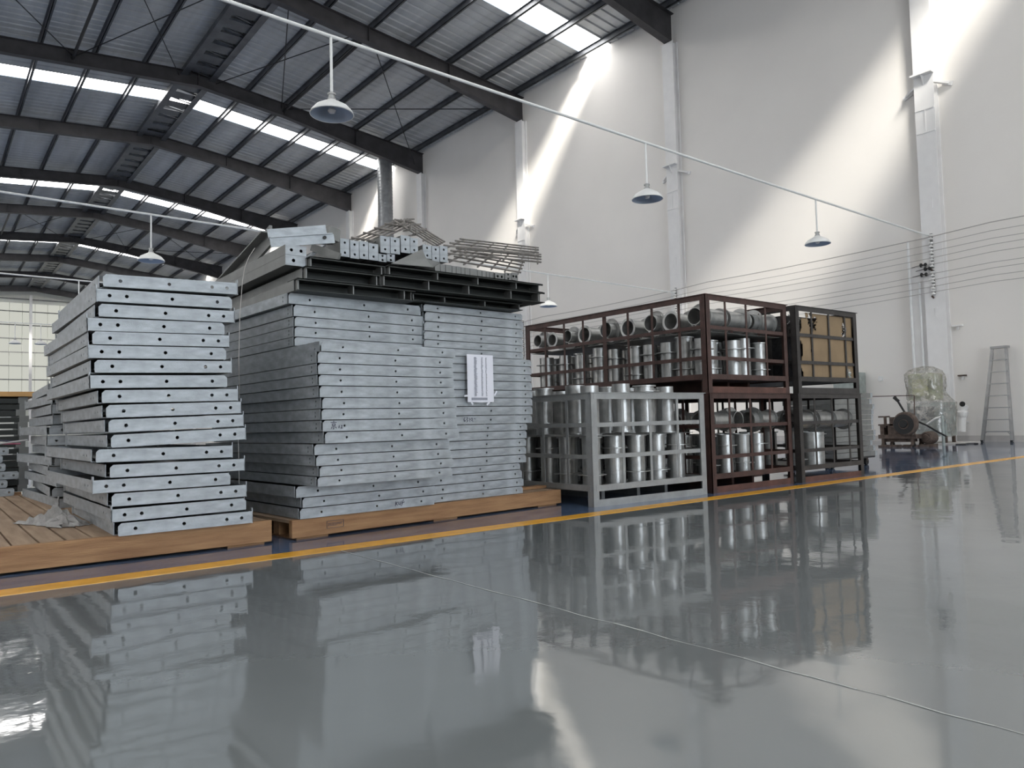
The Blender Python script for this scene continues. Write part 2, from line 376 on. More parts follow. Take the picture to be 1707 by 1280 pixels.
place_lamp(3.52, 7.5, zc(3.52), 'large near lamp hanging in front of the roof rafters at upper left centre')
place_lamp(8.68, 7.5, zc(8.68), 'pendant lamp hanging in front of the white wall beside the second column')
place_lamp(13.58, 7.5, zc(13.58), 'smaller pendant lamp hanging closest to the nearest wall column, above the brown cages')
zc = conduit(15.05, -15.9, 18.62, 5.05, 4.64, 'second white conduit, passing behind the tall stack to the second column', .05)
place_lamp(3.38, 15.05, zc(3.38), 'blue-lined pendant lamp hanging above the left stack of panels')
place_lamp(13.27, 15.05, zc(13.27), 'small pendant lamp hanging just above the far end of the brown cage')
zc = conduit(22.6, -15.9, 18.62, 4.95, 4.7, 'third white conduit, farther back behind the left stack', .05)
place_lamp(3.3, 22.6, zc(3.3), 'distant pendant lamp on the third conduit, hidden behind the left stack top')
zc = conduit(37.8, -15.9, 18.62, 5.5, 5.5, 'farthest white conduit in front of the far wall', .05)
place_lamp(4.09, 37.8, zc(4.09), 'tiny distant lamp in front of the far wall, nearer the left stack')
place_lamp(3.16, 37.8, zc(3.16)-.01, 'tiny distant lamp in front of the far wall, near the photo left edge')

# spiral duct
d = thing('spiral_duct', 'shiny spiral metal duct rising to the roof behind the tall stack', 'duct', (17.88, 32.2, 0))
m = MB(); prof = []
z = .0
while z < 13.7: prof += [(.36, z), (.372, z+.06), (.36, z+.12)]; z += .16
prof.append((.36, 13.78)); m.lathe(prof, 28).build('tube', M_DUCT, d)
MB().lathe([(.385, 7.1),(.395,7.15),(.395,7.25),(.385,7.3)], 28).build('joint_band', M_DUCT, d)
MB().lathe([(.385, 9.9),(.395,9.95),(.395,10.05),(.385,10.1)], 28).build('joint_band', M_DUCT, d)

# ---------------------------------------------------------------- wires and insulators on the right wall
WZ = [4.80,4.62,4.46,4.30,4.15, 3.93,3.78,3.63,3.50]
for i, z in enumerate(WZ):
    m = MB(); pts = []
    ys = [y for y in FY if y > -3]
    ys = [-6]+ys[:7]
    for a, b in zip(ys, ys[1:]):
        sg = .05+.02*((i*7) % 3)
        for j in range(6):
            t = j/6; pts.append((18.53, a+(b-a)*t, z - sg*4*t*(1-t) - .012*(a-7)))
    m.path(pts, .0075 if i else .012, 5)
    tag(m.build('wall_wire', M_WIRE), 'thin wire strung along the right wall, %s counting down' % ORDR[i], 'wire', 'wires strung along the wall columns')
for k, w in ((-1,'nearest'), (0,'second'), (1,'third'), (2,'fourth')):
    y = 15.05+7.595*k
    for (za, zb, g) in ((4.1,4.85,'upper'), (3.46,3.98,'lower')):
        t = thing('insulator_rack', '%s rack of white porcelain insulators on the %s wall column' % (g, w), 'insulator', (18.56, y, 0), 0, 'insulator racks on the columns')
        MB().box(.03,.05,-.03,.03,za-.02-.012*(y-7),zb+.04-.012*(y-7)).build('rack_bar', M_GALVD, t)
        for z in WZ:
            if za <= z <= zb:
                zz = z-.012*(y-7)
                MB().lathe([(.012,-.06),(.05,-.055),(.05,-.03),(.022,-.015),(.022,.015),(.05,.03),(.05,.055),(.012,.06)], 12, c=(0,0,zz)).build('insulator', M_PORC, t)
        MB().beam((.0,0,za-.1-.012*(y-7)),(.04,.05,za-.04-.012*(y-7)),.03,.03).build('end_clip', M_MACH, t)
for i, (px, py, nm) in enumerate(((1538,442,'topmost'), (1545,448,'middle'), (1539,458,'lowest'))):
    p = atx(px, py, 18.55)
    t = thing('wire_clamp', 'black strain clamp on the wires beside the nearest column, %s of three' % nm, 'clamp', p, 0, 'black strain clamps')
    MB().lathe([(.01,-.1),(.045,-.08),(.045,-.05),(.015,-.03),(.015,.0),(.05,.02),(.05,.05),(.01,.07)], 10, axis='y').build('clamp_disc', M_BLACK, t)
    MB().rod((0,.07,0),(0,.25,-.02),.008,6).build('clamp_tail', M_BLACK, t)
for (px0, py0, py1, rr, nm) in ((1516,405,612,.03,'farther'), (1535,470,612,.022,'nearer')):
    p = atx(px0, py0, 18.75); q = atx(px0, py1, 18.75)
    tag(MB().rod((18.66, p.y, .1), (18.66, p.y, p.z), rr, 10).build('wall_conduit', M_WHITE), 'vertical white conduit pipe up the wall beside the nearest column, %s one' % nm, 'pipe', 'vertical conduits')
p = atx(1550, 600, 18.6)
tag(MB().box(18.72, 18.86, 7.69, 8.05, .15, 4.2).build('cable_trunking', M_COLP), 'flat white vertical trunking rising above the wrapped machine', 'trunking')

for i, (px, py, w, lab) in enumerate(((1605,627,.16,'small steel stub bracket sticking out of the wall left of the ladder'), (1597,544,.22,'pale bracket with crumbled plaster high left of the ladder'), (1468,631,.09,'small white socket box on the wall above the rusty machine'))):
    p = atx(px, py, 18.85)
    t = thing('wall_bracket' if i < 2 else 'wall_socket', lab, 'bracket' if i < 2 else 'socket', (18.87, p.y, p.z))
    if i < 2:
        MB().box(-.1, 0, -w/2, w/2, 0, .03).build('bracket_plate', M_COLP if i else M_MACH, t); MB().box(-.06, 0, -.02, .02, -.08, 0).build('bracket_rib', M_COLP, t)
    else:
        MB().box(-.04, 0, -.05, .05, -.06, .06).build('box', M_WHITE, t); MB().rod((-.05,0,-.02),(-.04,0,-.02),.03,12).build('socket_face', M_PORC, t)

# ================================================================ goods in the storage zone
def kid(o, *subs): return (o, list(subs))
def arc_rect(x0, x1, z0, z1, ctl=0, ctr=0, cbl=0, cbr=0):
    # outline with chamfered corners, counter-clockwise
    p = []
    p += [(x0+cbl, z0)] + [(x1-cbr, z0)] + ([(x1, z0+cbr)] if cbr else [])
    p += [(x1, z1-ctr)] + ([(x1-ctr, z1)] if ctr else [])
    p += [(x0+ctl, z1)] + ([(x0, z1-ctl)] if ctl else [])
    if cbl: p += [(x0, z0+cbl)]
    return p
# --- pallets
def pallet(name_label, loc, rz, w, d, h, deck_axis='y', stamp=False, nblk=3):
    t = thing('wooden_pallet', name_label, 'pallet', loc, rz, 'long wooden pallets')
    MB().box(0, w, 0, .045, .012, h).build('front_beam', M_WOOD, t, bevel=.004)
    MB().box(0, w, d-.045, d, .012, h).build('rear_beam', M_WOOD, t)
    for i in range(3):
        y = .045 + (d-.09)*(i+.5)/3; MB().box(.03, w-.03, y-.04, y+.04, .012, h-.022).build('stringer', M_WOOD, t)
    for i in range(nblk):
        x = .04 + (w-.3)*i/(nblk-1)
        MB().box(x, x+.22, .02, d-.02, 0, .012).build('skid', M_WOOD, t)
    n = int(w/.118)
    for i in range(n):
        x0 = .003+i*w/n
        MB().box(x0, x0+w/n-random.uniform(.006,.014), .047 if deck_axis == 'y' else 0, d-.047, h-.022, h-random.uniform(0,.002)).build('deck_board', M_WOODT, t)
    return t
PA = pallet('brown wooden pallet under the left stack, cut by the left photo edge', (-1.9, 4.536, 0), 0, 3.60, 3.85, .14)
# dark end grain ends and stamp of the second pallet
PB = pallet('brown wooden pallet under the big central stack, with a black stamp on its beam', (1.825, 4.53, 0), R(4.8), 2.44, 1.5, .125)
m = MB()
for a, b in (((.24,.05),(.36,.05)),((.24,.095),(.36,.095)),((.24,.05),(.24,.095)),((.36,.05),(.36,.095)),((.25,.065),(.31,.065)),((.25,.08),(.35,.08))):
    m.beam((a[0],-.001,a[1]),(b[0],-.001,b[1]),.002,.004,(0,1,0))
for i in range(9): m.beam((.252+i*.011,-.001,.068),(.255+i*.011,-.001,.077),.002,.003,(0,1,0))
m.build('stamp', M_MARK, PB)
tag(MB().box(-.4,.4,0,.09,0,.02).build('loose_board', M_WOOD, None, (3.88, 4.92, .127)), 'loose brown board lying on the right end of the central pallet', 'board').rotation_euler = (0,0,R(4))

# --- galvanized frame panels: front plate with bolt holes, side rails, back plate, deck and upright corner tab
def rail(mb, x, y0, y1, h, t=.004, holes=((.12,.5),(.2,.5))):
    hs = []
    for yy, zz in holes:
        hs.append(circ(y0+yy, h*zz, .007, 8)); hs.append(circ(y1-yy, h*zz, .007, 8))
    return mb.plate([(y0,0),(y1,0),(y1,h),(y0,h)], hs, t, 'yz', x)
def panel_left(flip, w=.72, d=1.62, h=.0685):
    # flip False: front plate chamfered at its left end; True: mirrored
    t = thing('frame_panel', '', 'panel', (0,0,0), 0, 'galvanized frame panels of the left stack')
    hx = [.085,.335,.57,.655]
    hs = [circ(x, h*.5, .0098, 12) for x in hx]
    a = MB().plate(arc_rect(0, w, 0, h, .016, 0, .005, 0), hs, .005, 'xz', 0)
    a.box(.006, w-.012, .005, .05, 0, .004)
    k = [a.build('front_plate', M_GALV, t)]
    k.append(rail(MB(), -.012, .06, d, h).box(-.012,.03,.06,d,0,.004).build('side_rail', M_GALV, t))
    k.append(MB().plate([(.0,-.002),(.035,-.002),(.035,h+.02),(.0,h+.02)], [circ(.018,h*.3,.006,8), circ(.018,h*.8,.006,8)], .005, 'yz', w-.005).build('corner_tab', M_GALV, t))
    k.append(rail(MB(), w-.009, .036, d, h).box(w-.045,w-.009,.036,d,0,.004).build('side_rail', M_GALV, t))
    k.append(MB().box(0, w-.01, d-.005, d, 0, h).build('back_plate', M_GALV, t))
    k.append(MB().plate([(-.012,d-.04),(-.008,d+.004),(.0,d+.004),(.0,d-.04)],[],.001,'xy',0).box(-.016,-.012,d-.045,d,-.004,h+.012).build('corner_tab', M_GALV, t))
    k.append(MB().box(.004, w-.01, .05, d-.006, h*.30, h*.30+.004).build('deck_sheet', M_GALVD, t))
    return t, [(x, []) for x in k]
PLA, KA = panel_left(False)
def mirror_kids(src, kids, w):
    t = thing('frame_panel', '', 'panel', (0,0,0), 0, src['group']); out = []
    for k, _ in kids:
        me = k.data.copy()
        for v in me.vertices: v.co.x = w - v.co.x
        bm = bmesh.new(); bm.from_mesh(me); bmesh.ops.reverse_faces(bm, faces=bm.faces); bm.to_mesh(me); bm.free()
        o = bpy.data.objects.new(k.name.split('.')[0], me); COL.objects.link(o); o.parent = t; out.append((o, []))
    return t, out
PLB, KB = mirror_kids(PLA, KA, .72)
A_ROWS = [ # x left, z bottom left, z bottom right, flipped
 (.772,1.488,1.520,0),(.739,1.405,1.432,1),(.751,1.324,1.344,0),(.695,1.244,1.278,1),(.722,1.173,1.201,0),(.702,1.098,1.125,1),
 (.733,1.020,1.048,0),(.708,.937,.963,1),(.768,.858,.880,0),(.789,.778,.810,0),(.801,.699,.734,0),(.813,.617,.658,0),
 (.740,.542,.531,0),(.807,.457,.453,0),(.725,.379,.374,1),(.816,.302,.299,0),(.814,.219,.224,1),(.847,.141,.143,0)]
usedA = usedB = False
def place_panel(flip, label, loc, rot, group=None):
    global usedA, usedB
    src, kids = (PLB, KB) if flip else (PLA, KA)
    if (flip and not usedB) or (not flip and not usedA):
        if flip: usedB = True
        else: usedA = True
        src.location = loc; src.rotation_euler = rot; src['label'] = label
        if group: src['group'] = group
        return src
    return dup(src, kids, label, loc, rot, group)
for i, (x, zl, zr, fl) in enumerate(A_ROWS):
    yaw = [-.4,.5,-.5,.6,0,.3,-.2,.4,-.3,-.5,-.6,-.7,1.2,.2,1.0,-.2,.5,-.9][i]
    place_panel(bool(fl), 'light grey galvanized panel, %s from the top of the left stack' % ORD[i] if i else 'light grey galvanized panel, topmost of the left stack',
                (x, 4.5, zl), (0, -math.atan2((zr-zl)*.55, .72), R(yaw)))
# the lower stack right behind it
for i in range(12):
    z = .141+i*.079
    place_panel(i % 3 != 1, 'galvanized panel in the low stack behind the left stack, %s from its top' % ORD[11-i] if i < 11 else 'galvanized panel, topmost of the low stack behind the left stack',
                (.80+[.03,.0,.02,-.02,.01,.03,-.05,-.03,0,-.02,.01,-.04][i], 6.55+[0,.1,.03,.15,.05,.1,0,.02,.08,0,.05,.02][i], z), (0,0,R([3,-2,2,-1,3,0,-2,1,0,-1,1,-2][i])), 'galvanized panels of the low stack behind')
# crumpled plastic wrap on the pallet
def crumple(name, label, cat, loc, sx, sy, sz, mt, seed, n=14):
    rnd = random.Random(seed); m = MB(); vs = []
    for j in range(n+1):
        for i in range(n+1):
            u, v = i/n*2-1, j/n*2-1; r = max(abs(u), abs(v))
            h = max(0, (1-r))*sz*rnd.uniform(.3,1.6)
            if r > .99: h = 0
            vs.append((u*sx*rnd.uniform(.85,1.1)+rnd.uniform(-.02,.02)*sx*5*(1-r), v*sy*rnd.uniform(.8,1.1), h))
    fs = [(j*(n+1)+i, j*(n+1)+i+1, (j+1)*(n+1)+i+1, (j+1)*(n+1)+i) for i in range(n) for j in range(n)]
    m.add(vs, fs); o = m.build(name, mt, None, loc)
    s_ = o.modifiers.new('thick', 'SOLIDIFY'); s_.thickness = .002
    return tag(o, label, cat)
M_FILM = mat('crumpled_film', (.33,.32,.31), .35, 0, .3, 14, .3, 40); M_FILM.node_tree.nodes['Principled BSDF'].inputs['Alpha'].default_value = .85
cr = crumple('plastic_wrap', 'crumpled grey plastic wrap lying on the left pallet beside the stack', 'wrap', (.665, 5.45, .143),   .10, .28, .085, M_FILM, 5, 12)
cr.rotation_euler = (0,0,R(20))

# dark stack with a plank on top, cut by the left photo edge
bp = thing('wooden_pallet', 'low wooden base under the dark panel stack at the left photo edge', 'pallet', (-.9, 9.35, 0))
for y in (0, .7, 1.4): MB().box(0, 1.75, y, y+.1, 0, .1).build('bearer', M_WOOD, bp)
t0 = thing('channel_panel', '', 'panel', (0,0,0), 0, 'dark panels at the left photo edge')
ks = [MB().box(0, 1.8, 0, .006, 0, .05).box(0,1.8,.006,.06,.044,.05).box(0,1.8,.006,.06,0,.006).build('front_channel', M_CHAN, t0), MB().box(1.794,1.8,.007,1.45,0,.066).build('side_rail', M_GALVD, t0), MB().box(0,1.79,.08,1.4,.02,.026).build('deck_sheet', M_CHAN, t0), MB().box(1.72,1.806,-.006,0,-.001,.066).build('end_tab', M_GALVD, t0)]
for i in range(15):
    lab = 'dark thin panel at the left photo edge, %s under the orange plank' % ['first','second','third','fourth','fifth','sixth','seventh','eighth','ninth','tenth','eleventh','twelfth','thirteenth','fourteenth','fifteenth'][i]
    loc = (-.9+[.0,.01,-.02,.01,0][i % 5], 9.4, 1.03-i*.066)
    if i == 0: t0.location = loc; t0['label'] = lab
    else: dup(t0, [(k, []) for k in ks], lab, loc)
tag(MB().box(-.95,.98,0,1.3,0,.05).build('wood_board', M_WOODL, None, (0, 9.35, 1.1)), 'orange wooden board lying on top of the dark panel stack at left', 'board')
# small bars with two bolt holes at the far left
b0 = thing('bolted_bar', '', 'bar', (0,0,0), 0, 'small galvanized bars at the far left')
bk = [MB().plate(arc_rect(0,.62,0,.07,.012,.012,.012,.012), [circ(.5,.035,.011,10), circ(.58,.035,.011,10)], .006, 'xz', 0).build('front_plate', M_GALV, b0), MB().box(.0,.62,.006,.5,.032,.038).build('deck_strip', M_GALVD, b0)]
for i in range(6):
    lab = 'small galvanized bar with two holes beside the left stack, %s from the top' % ORD[i] if i else 'small galvanized bar with two holes beside the left stack, topmost'
    loc = (.0+[.05,0,.02,.12,.03,.08][i], 8.5-.04*i, .14+.075*(5-i))
    if i == 0: b0.location = loc; b0['label'] = lab
    else: dup(b0, [(k, []) for k in bk], lab, loc)
for i, (px, cc, nm) in enumerate(((.1, (.5,.5,.52), 'pale grey'), (.0, (.03,.03,.06), 'black'), (.06, (.45,.12,.2), 'dark pink'))):
    m = MB(); pts = [(-.35+.12*j, .05*math.sin(j*1.3+i), .012+.02*math.sin(j*.9+i*2)+.02) for j in range(9)]
    m.path(pts, .009, 6); tag(m.build('cable', mat('cable_%s' % nm.replace(' ','_'), cc, .5), None, (px+.1, 8.45+.08*i, .60)), '%s cable lying on the small bars at the far left' % nm, 'cable')

# --- central double stack
def panel_b(w, d, h, name_group, holes, mt=M_GALV):
    t = thing('frame_panel', '', 'panel', (0,0,0), 0, name_group)
    c = .015
    k = [MB().plate(arc_rect(.002, w-.002, 0, h-.004, c, c), [circ(x*w, h*.47, .0075, 10) for x in holes], .005, 'xz', 0).box(.01,w-.01,.004,.04,0,.004).build('front_plate', mt, t),
         rail(MB(), 0, .022, d, h-.003, .005, ((.06,.3),(.06,.7))).box(.004,.04,.008,d,0,.004).build('side_rail', mt, t),
         rail(MB(), w-.005, .022, d, h-.003, .005, ((.06,.3),(.06,.7))).box(w-.04,w-.004,.008,d,0,.004).build('side_rail', mt, t),
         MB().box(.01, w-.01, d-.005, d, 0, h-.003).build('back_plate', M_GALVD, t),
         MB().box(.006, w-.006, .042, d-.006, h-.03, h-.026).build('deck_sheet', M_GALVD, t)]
    return t, [(x, []) for x in k]
ROT = R(3.2)
L_ROWS = [(1.842,1.568,1.019),(1.876,1.494,1.021),(1.882,1.416,1.022),(1.881,1.351,1.022),(1.880,1.284,1.030),
 (2.066,1.270,1.106),(2.041,1.198,1.12),(2.042,1.121,1.112),(2.046,1.046,1.107),(2.052,.973,1.117),(2.069,.895,1.108),(2.064,.821,1.12),(2.070,.747,1.121),(2.086,.670,1.13),
 (2.009,.593,1.104),(2.021,.519,1.09),(2.045,.448,1.083),(2.030,.379,1.095),(1.880,.330,1.043),(1.923,.255,1.046),(1.905,.188,1.053)]
WB = 1.03
tops = []
for x, z, w in L_ROWS:
    g = [1.02, 1.107, 1.092, 1.047][0 if len(tops) < 5 else 1 if len(tops) < 14 else 2 if len(tops) < 18 else 3]
    f = WB/g; tops.append((x*f, (4.6+.065*(x-1.9))*f, .7+(z-.7)*f))
PB1, KB1 = panel_b(WB, 1.85, .068, 'galvanized panels of the left column of the central stack', [.145,.54,.89])
for i, (x, y, z) in enumerate(tops):
    z0 = tops[i+1][2] if i < 20 else .127
    h = z-z0
    lab = 'grey galvanized panel, %s from the top, left column of the central stack' % ORD[i] if i else 'grey galvanized panel, topmost in the left column of the central stack'
    o = PB1 if i == 0 else dup(PB1, KB1, lab, (0,0,0))
    o['label'] = lab; o.location = (x, y, z0+.001); o.rotation_euler = (0,0,ROT); o.scale = (1,1,(h-.0015)/.068)
RT = [1.59,1.535,1.464,1.394,1.331,1.276,1.221,1.164,1.098,1.041,.971,.911,.846,.777,.709,.653,.589,.525,.462,.396,.345,.277,.212,.154]
RX = [3.881,3.89,3.883,3.881,3.879,3.881,3.964,3.963,3.962,3.965,3.967,3.965,3.963,3.956,3.902,3.896,3.887,3.885,3.883,3.819,3.835,3.850,3.841]
sc = (RT[0]-.127)/(RT[0]-RT[-1])
RTz = [RT[0]-(a-RT[0])*-1*1.0 if False else RT[0]-(RT[0]-a)*sc for a in RT]
PB2, KB2 = panel_b(.90, 1.85, .062, 'galvanized panels of the right column of the central stack', [.13,.55,.92])
for i in range(23):
    z, z0 = RTz[i], RTz[i+1]
    lab = 'grey galvanized panel, %s from the top, right column of the central stack' % ORD[i] if i else 'grey galvanized panel, topmost in the right column of the central stack'
    o = PB2 if i == 0 else dup(PB2, KB2, lab, (0,0,0))
    xr = RX[i]; 
    o['label'] = lab; wr = .985 if i < 14 else .93
    o.location = (xr-wr*math.cos(ROT), 4.73-wr*math.sin(ROT), z0+.001); o.rotation_euler = (0,0,ROT); o.scale = (wr/.90,1,(z-z0-.0015)/.062)
    if i == 13:
        pr = o
# handwriting on three panels
def strokes(ss, parent, loc, s, mt=M_MARK, name='marker_writing', w=.004):
    m = MB()
    for st in ss:
        for a, b in zip(st, st[1:]): m.beam((a[0]*s, 0, a[1]*s), (b[0]*s, 0, b[1]*s), w, .0015, (0,1,0))
    return m.build(name, mt, parent, loc)
JING = [[(0,.8),(.8,.8)],[(.4,1),(.4,.8)],[(.2,.62),(.6,.62),(.6,.42),(.2,.42),(.2,.62)],[(.4,.42),(.4,0),(.3,.05)],[(.2,.3),(.05,.08)],[(.6,.3),(.78,.1)],
        [(1.15,.45),(1.1,.1)],[(1.4,.4),(1.55,.45),(1.5,.25),(1.35,.08),(1.65,.12)]]
o13 = [x for x in bpy.data.objects if x.get('label', '').startswith('grey galvanized panel, thirteenth from the top, left')][0]
o21 = [x for x in bpy.data.objects if x.get('label', '').startswith('grey galvanized panel, twenty-first from the top, left')][0]
o14 = [x for x in bpy.data.objects if x.get('label', '').startswith('grey galvanized panel, fourteenth from the top, right')][0]
strokes(JING, o13, (.055,-.0015,.012), .05)
strokes([[(0,0),(.1,.7),(.05,.3),(.4,.6),(.1,.3),(.45,.1)],[(.6,.6),(.62,.2),(.85,.2),(.9,.6),(.9,0)],[(1.1,.7),(1.2,.2),(1.5,.9),(1.1,-.1)],[(1.3,.4),(1.7,.5)]], o21, (.70,-.0015,.018), .045)
strokes([[(.3,.9),(0,.6),(.1,.2),(.4,.3),(.1,.5)],[(.6,.9),(.9,.8),(.6,.5),(.95,.3),(.6,.1)],[(1.3,.8),(1.35,.1)],[(1.5,.5),(1.8,.8),(2.0,.6),(1.7,.3),(2.1,.2)],[(2.3,.7),(2.6,.6)]], o14, (.25,-.0015,.012), .04)
# the sheet of paper taped on the right column
pc = aty(773, 590, 4.66); 
pt = thing('paper_sheet', 'white printed sheet of paper taped on the right column of the central stack', 'paper', (3.262, 4.655, .862), ROT)
PW, PH = .26, .365
MB().add([(0,0,.0),(PW*.5,-.004,-.004),(PW,0,.0),(0,0,PH),(PW*.5,-.005,PH),(PW,0,PH)], [(0,1,4,3),(1,2,5,4)]).build('sheet', M_PAPER, pt)
m = MB(); rn = random.Random(3)
for c, (x0, wd) in enumerate(((.066,.026),(.135,.016),(.18,.010))):
    z = .045
    while z < PH-.02:
        ww = wd*rn.uniform(.6,1.1); xx = x0+rn.uniform(-.003,.003)
        m.box(xx, xx+ww, -.0065, -.0055, z, z+.0032); z += .0052
m.box(.035, .19, -.0065, -.0055, .015, .034)
m.build('printed_columns', M_INK, pt)
for (a, b) in (((.0,.05),(-.035,.045)), ((.03,.0),(.05,-.02)), ((PW-.05,0),(PW-.075,-.022)), ((PW,.05),(PW+.03,.085))):
    MB().beam((a[0],-.007,a[1]),(b[0],-.003,b[1]),.014,.0006,(0,1,0)).build('tape', M_PAPER, pt)

# dark channel panels lying on the stack, open side to the front
def channel_panel(label, x0, x1, z0, z1, y, stiff, d=1.9):
    w = x1-x0; h = z1-z0
    t = thing('channel_panel', label, 'panel', (x0, y, z0), 0, 'dark channel panels on the central stack')
    MB().box(0, w, 0, .16, h-.006, h).box(0,w,0,.004,h-.014,h).build('top_flange', M_CHAN, t)
    MB().box(.02, w-.02, .145, .15, .005, h-.006).build('web', M_CHAN, t)
    MB().box(.006, w, .0, .16, 0, .005).build('bottom_flange', M_CHAN, t)
    MB().box(0, .005, .06, d, .005, h-.006).build('side_rail', M_GALVD, t)
    MB().box(w-.005, w, .06, d, .005, h-.006).build('side_rail', M_GALVD, t)
    for s_ in stiff:
        MB().box(s_-x0-.004, s_-x0+.004, .02, .10, .005, h-.006).build('stiffener', M_GALVD, t)
    MB().box(.01, w-.01, .17, d, h*.5, h*.5+.004).build('deck_sheet', M_CHAN, t)
zt = 1.806
channel_panel('dark channel panel in the top dark layer, left short one', 1.97, 2.52, 1.737, 1.806, 4.55, [1.985,2.50])
channel_panel('dark channel panel in the top dark layer, right long one', 2.53, 3.93, 1.737, 1.806, 4.52, [2.545,2.94,3.30,3.67,3.90])
channel_panel('dark channel panel in the middle dark layer, left short one', 1.93, 2.47, 1.652, 1.735, 4.53, [1.945,2.45])
channel_panel('dark channel panel in the middle dark layer, right long one', 2.48, 3.93, 1.652, 1.735, 4.50, [2.49,2.85,3.2,3.6,3.88])
channel_panel('dark channel panel in the lowest dark layer, left one', 1.87, 2.74, 1.572, 1.65, 4.52, [1.885,2.27,2.66])
channel_panel('dark channel panel in the lowest dark layer, right one', 2.76, 3.78, 1.592, 1.65, 4.60, [2.78,3.05,3.42,3.76])

# --- loose steel on top of the stack
def box_tube(label, px0, px1, py0, py1, Y, L=1.5, dirx=0.0, group='hollow bars with end plates on the stack', holes='v', mt=M_GALV, dz=0):
    a = aty(px0, (py0+py1)/2, Y); b = aty(px1, (py0+py1)/2, Y); zt = aty((px0+px1)/2, py0, Y).z; zb = aty((px0+px1)/2, py1, Y).z
    w = b.x-a.x; h = zt-zb
    t = thing('box_tube', label, 'tube', (a.x, Y, zb), -math.atan(dirx), group)
    hs = [circ(w*.5, h*.22, .009, 8), circ(w*.5, h*.78, .009, 8)] if holes == 'v' else [circ(w*.28, h*.5, .011, 8), circ(w*.72, h*.5, .011, 8)] if holes == 'h' else []
    MB().plate([(.001,0),(w-.001,0),(w-.001,h),(.001,h)], hs, .006, 'xz', 0).build('end_plate', mt, t)
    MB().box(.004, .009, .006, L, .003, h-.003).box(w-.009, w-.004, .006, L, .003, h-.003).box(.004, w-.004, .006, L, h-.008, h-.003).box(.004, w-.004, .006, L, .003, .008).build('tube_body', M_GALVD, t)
    return t
q = .205
PL = [(35,110,185,330,'first on the left'),(115,189,200,345,'second from the left'),(191,264,205,350,'third from the left'),(266,345,225,360,'fourth from the left'),
      (360,440,165,300,'fifth from the left, raised'),(443,520,175,308,'sixth from the left, raised'),(527,603,160,300,'seventh from the left, tallest raised one'),(605,668,180,305,'eighth from the left, raised'),
      (706,778,235,345,'behind the dark plate'),(781,842,245,370,'second from the right of the upper row'),(845,910,245,375,'rightmost of the upper row')]
for x0, x1, y0, y1, nm in PL:
    box_tube('galvanized tube with a two-hole end plate, %s' % nm, 560+x0*q, 560+x1*q, 360+y0*q, 360+y1*q, 4.78, 1.3)
for j, (x0, x1) in enumerate(((346,412),(414,480))):
    box_tube('galvanized tube with end plate under the raised ones, %s' % ('left' if j == 0 else 'right'), 560+x0*q, 560+x1*q, 360+310*q, 360+372*q, 4.79, 1.3)
edges_ = [805,850,893,945,978,1018,1050,1090,1152,1188,1222,1252,1292]
for j, (x0, x1) in enumerate(zip(edges_, edges_[1:])):
    yy = 385 + (x0-805)*.155
    box_tube('weathered flat bar end in the low row, %s from its left' % ORDR[min(j, 11)], 560+x0*q, 560+(x1-2)*q, 360+yy*q, 360+(yy+62)*q, 4.72, 1.4, group='flat bar ends in the low row', holes='', mt=M_GALVD)
for j, (x0, x1) in enumerate(((1294,1370),(1374,1428),(1430,1480))):
    box_tube('weathered bar with a bolt hole at the right end of the low row, %s' % ('left','middle','right')[j], 560+x0*q, 560+x1*q, 360+462*q, 360+522*q, 4.70, 1.4, group='flat bar ends in the low row', holes='h' if j != 1 else 'v', mt=M_GALVD)
# two stacked channels at the left, plates beneath the crosswise beam
for j, (y0, y1) in enumerate(((407,423.5),(424,441))):
    a = aty(476, y1, 4.62); b = aty(511, y1, 4.62); zt2 = aty(476, y0, 4.62).z; w = b.x-a.x; h = zt2-a.z
    t = thing('box_tube', 'thick square tube jutting over the left edge of the central stack, %s one' % ('upper','lower')[j], 'tube', (a.x, 4.62, a.z), R(0), 'two thick square tubes')
    MB().plate([(0,0),(w,0),(w,h),(0,h)], [circ(w*.28,h*.5,.011,10), circ(w*.74,h*.5,.011,10)] if j == 0 else [circ(w*.38,h*.5,.012,10)], .006, 'xz', 0).build('end_plate', M_GALV, t)
    MB().box(0,.006,.006,1.9,0,h).box(w-.006,w,.006,1.9,0,h).box(.006,w-.006,.006,1.9,h-.006,h).box(.006,w-.006,.006,1.9,0,.006).build('tube_body', M_GALVD, t)
# crosswise beam on top
a = aty(446, 398, 4.80); b = aty(548, 391, 4.72)
t = thing('angle_beam', 'bright galvanized beam lying crosswise on top left of the central stack', 'beam', a)
dv = b-a; nrm = dv.normalized()
MB().beam((0,0,.035), dv+Vector((-.02,0,.035)), .01, .055).build('upper_plate', M_GALV, t)
m = MB(); m.beam((.01,-.02,-.028), dv+Vector((.03,-.02,-.028)), .01, .062).build('lower_plate', M_GALV, t)
MB().beam((.01,.0,.004), dv+Vector((.02,.0,.004)), .07, .006).build('shelf', M_GALV, t)
MB().rod(dv+Vector((-.04,-.027,-.03)), dv+Vector((-.04,-.022,-.03)), .012, 12).build('bolt_hole', M_BLACK, t)
MB().beam(dv+Vector((.0,.03,.02)), dv+Vector((.09,.05,.01)), .05, .09).build('end_piece', M_GALVD, t)
a = aty(437, 388, 4.95); b = atx(400, 478, 1.99)
t = tag(MB().beam(aty(452, 392, 4.98), Vector((2.02, 6.6, 1.86)), .02, .14).beam(aty(443, 386, 4.98), Vector((1.98, 6.6, 1.92)), .06, .01).build('leaning_channel', M_GALVD), 'dark weathered channel running back along the left top of the central stack', 'channel')
t = tag(MB().rod(aty(520, 402, 4.95), aty(566, 403, 4.9), .022, 16).build('round_bar', M_GALVP), 'round pipe end between the crosswise beam and the tubes', 'pipe')
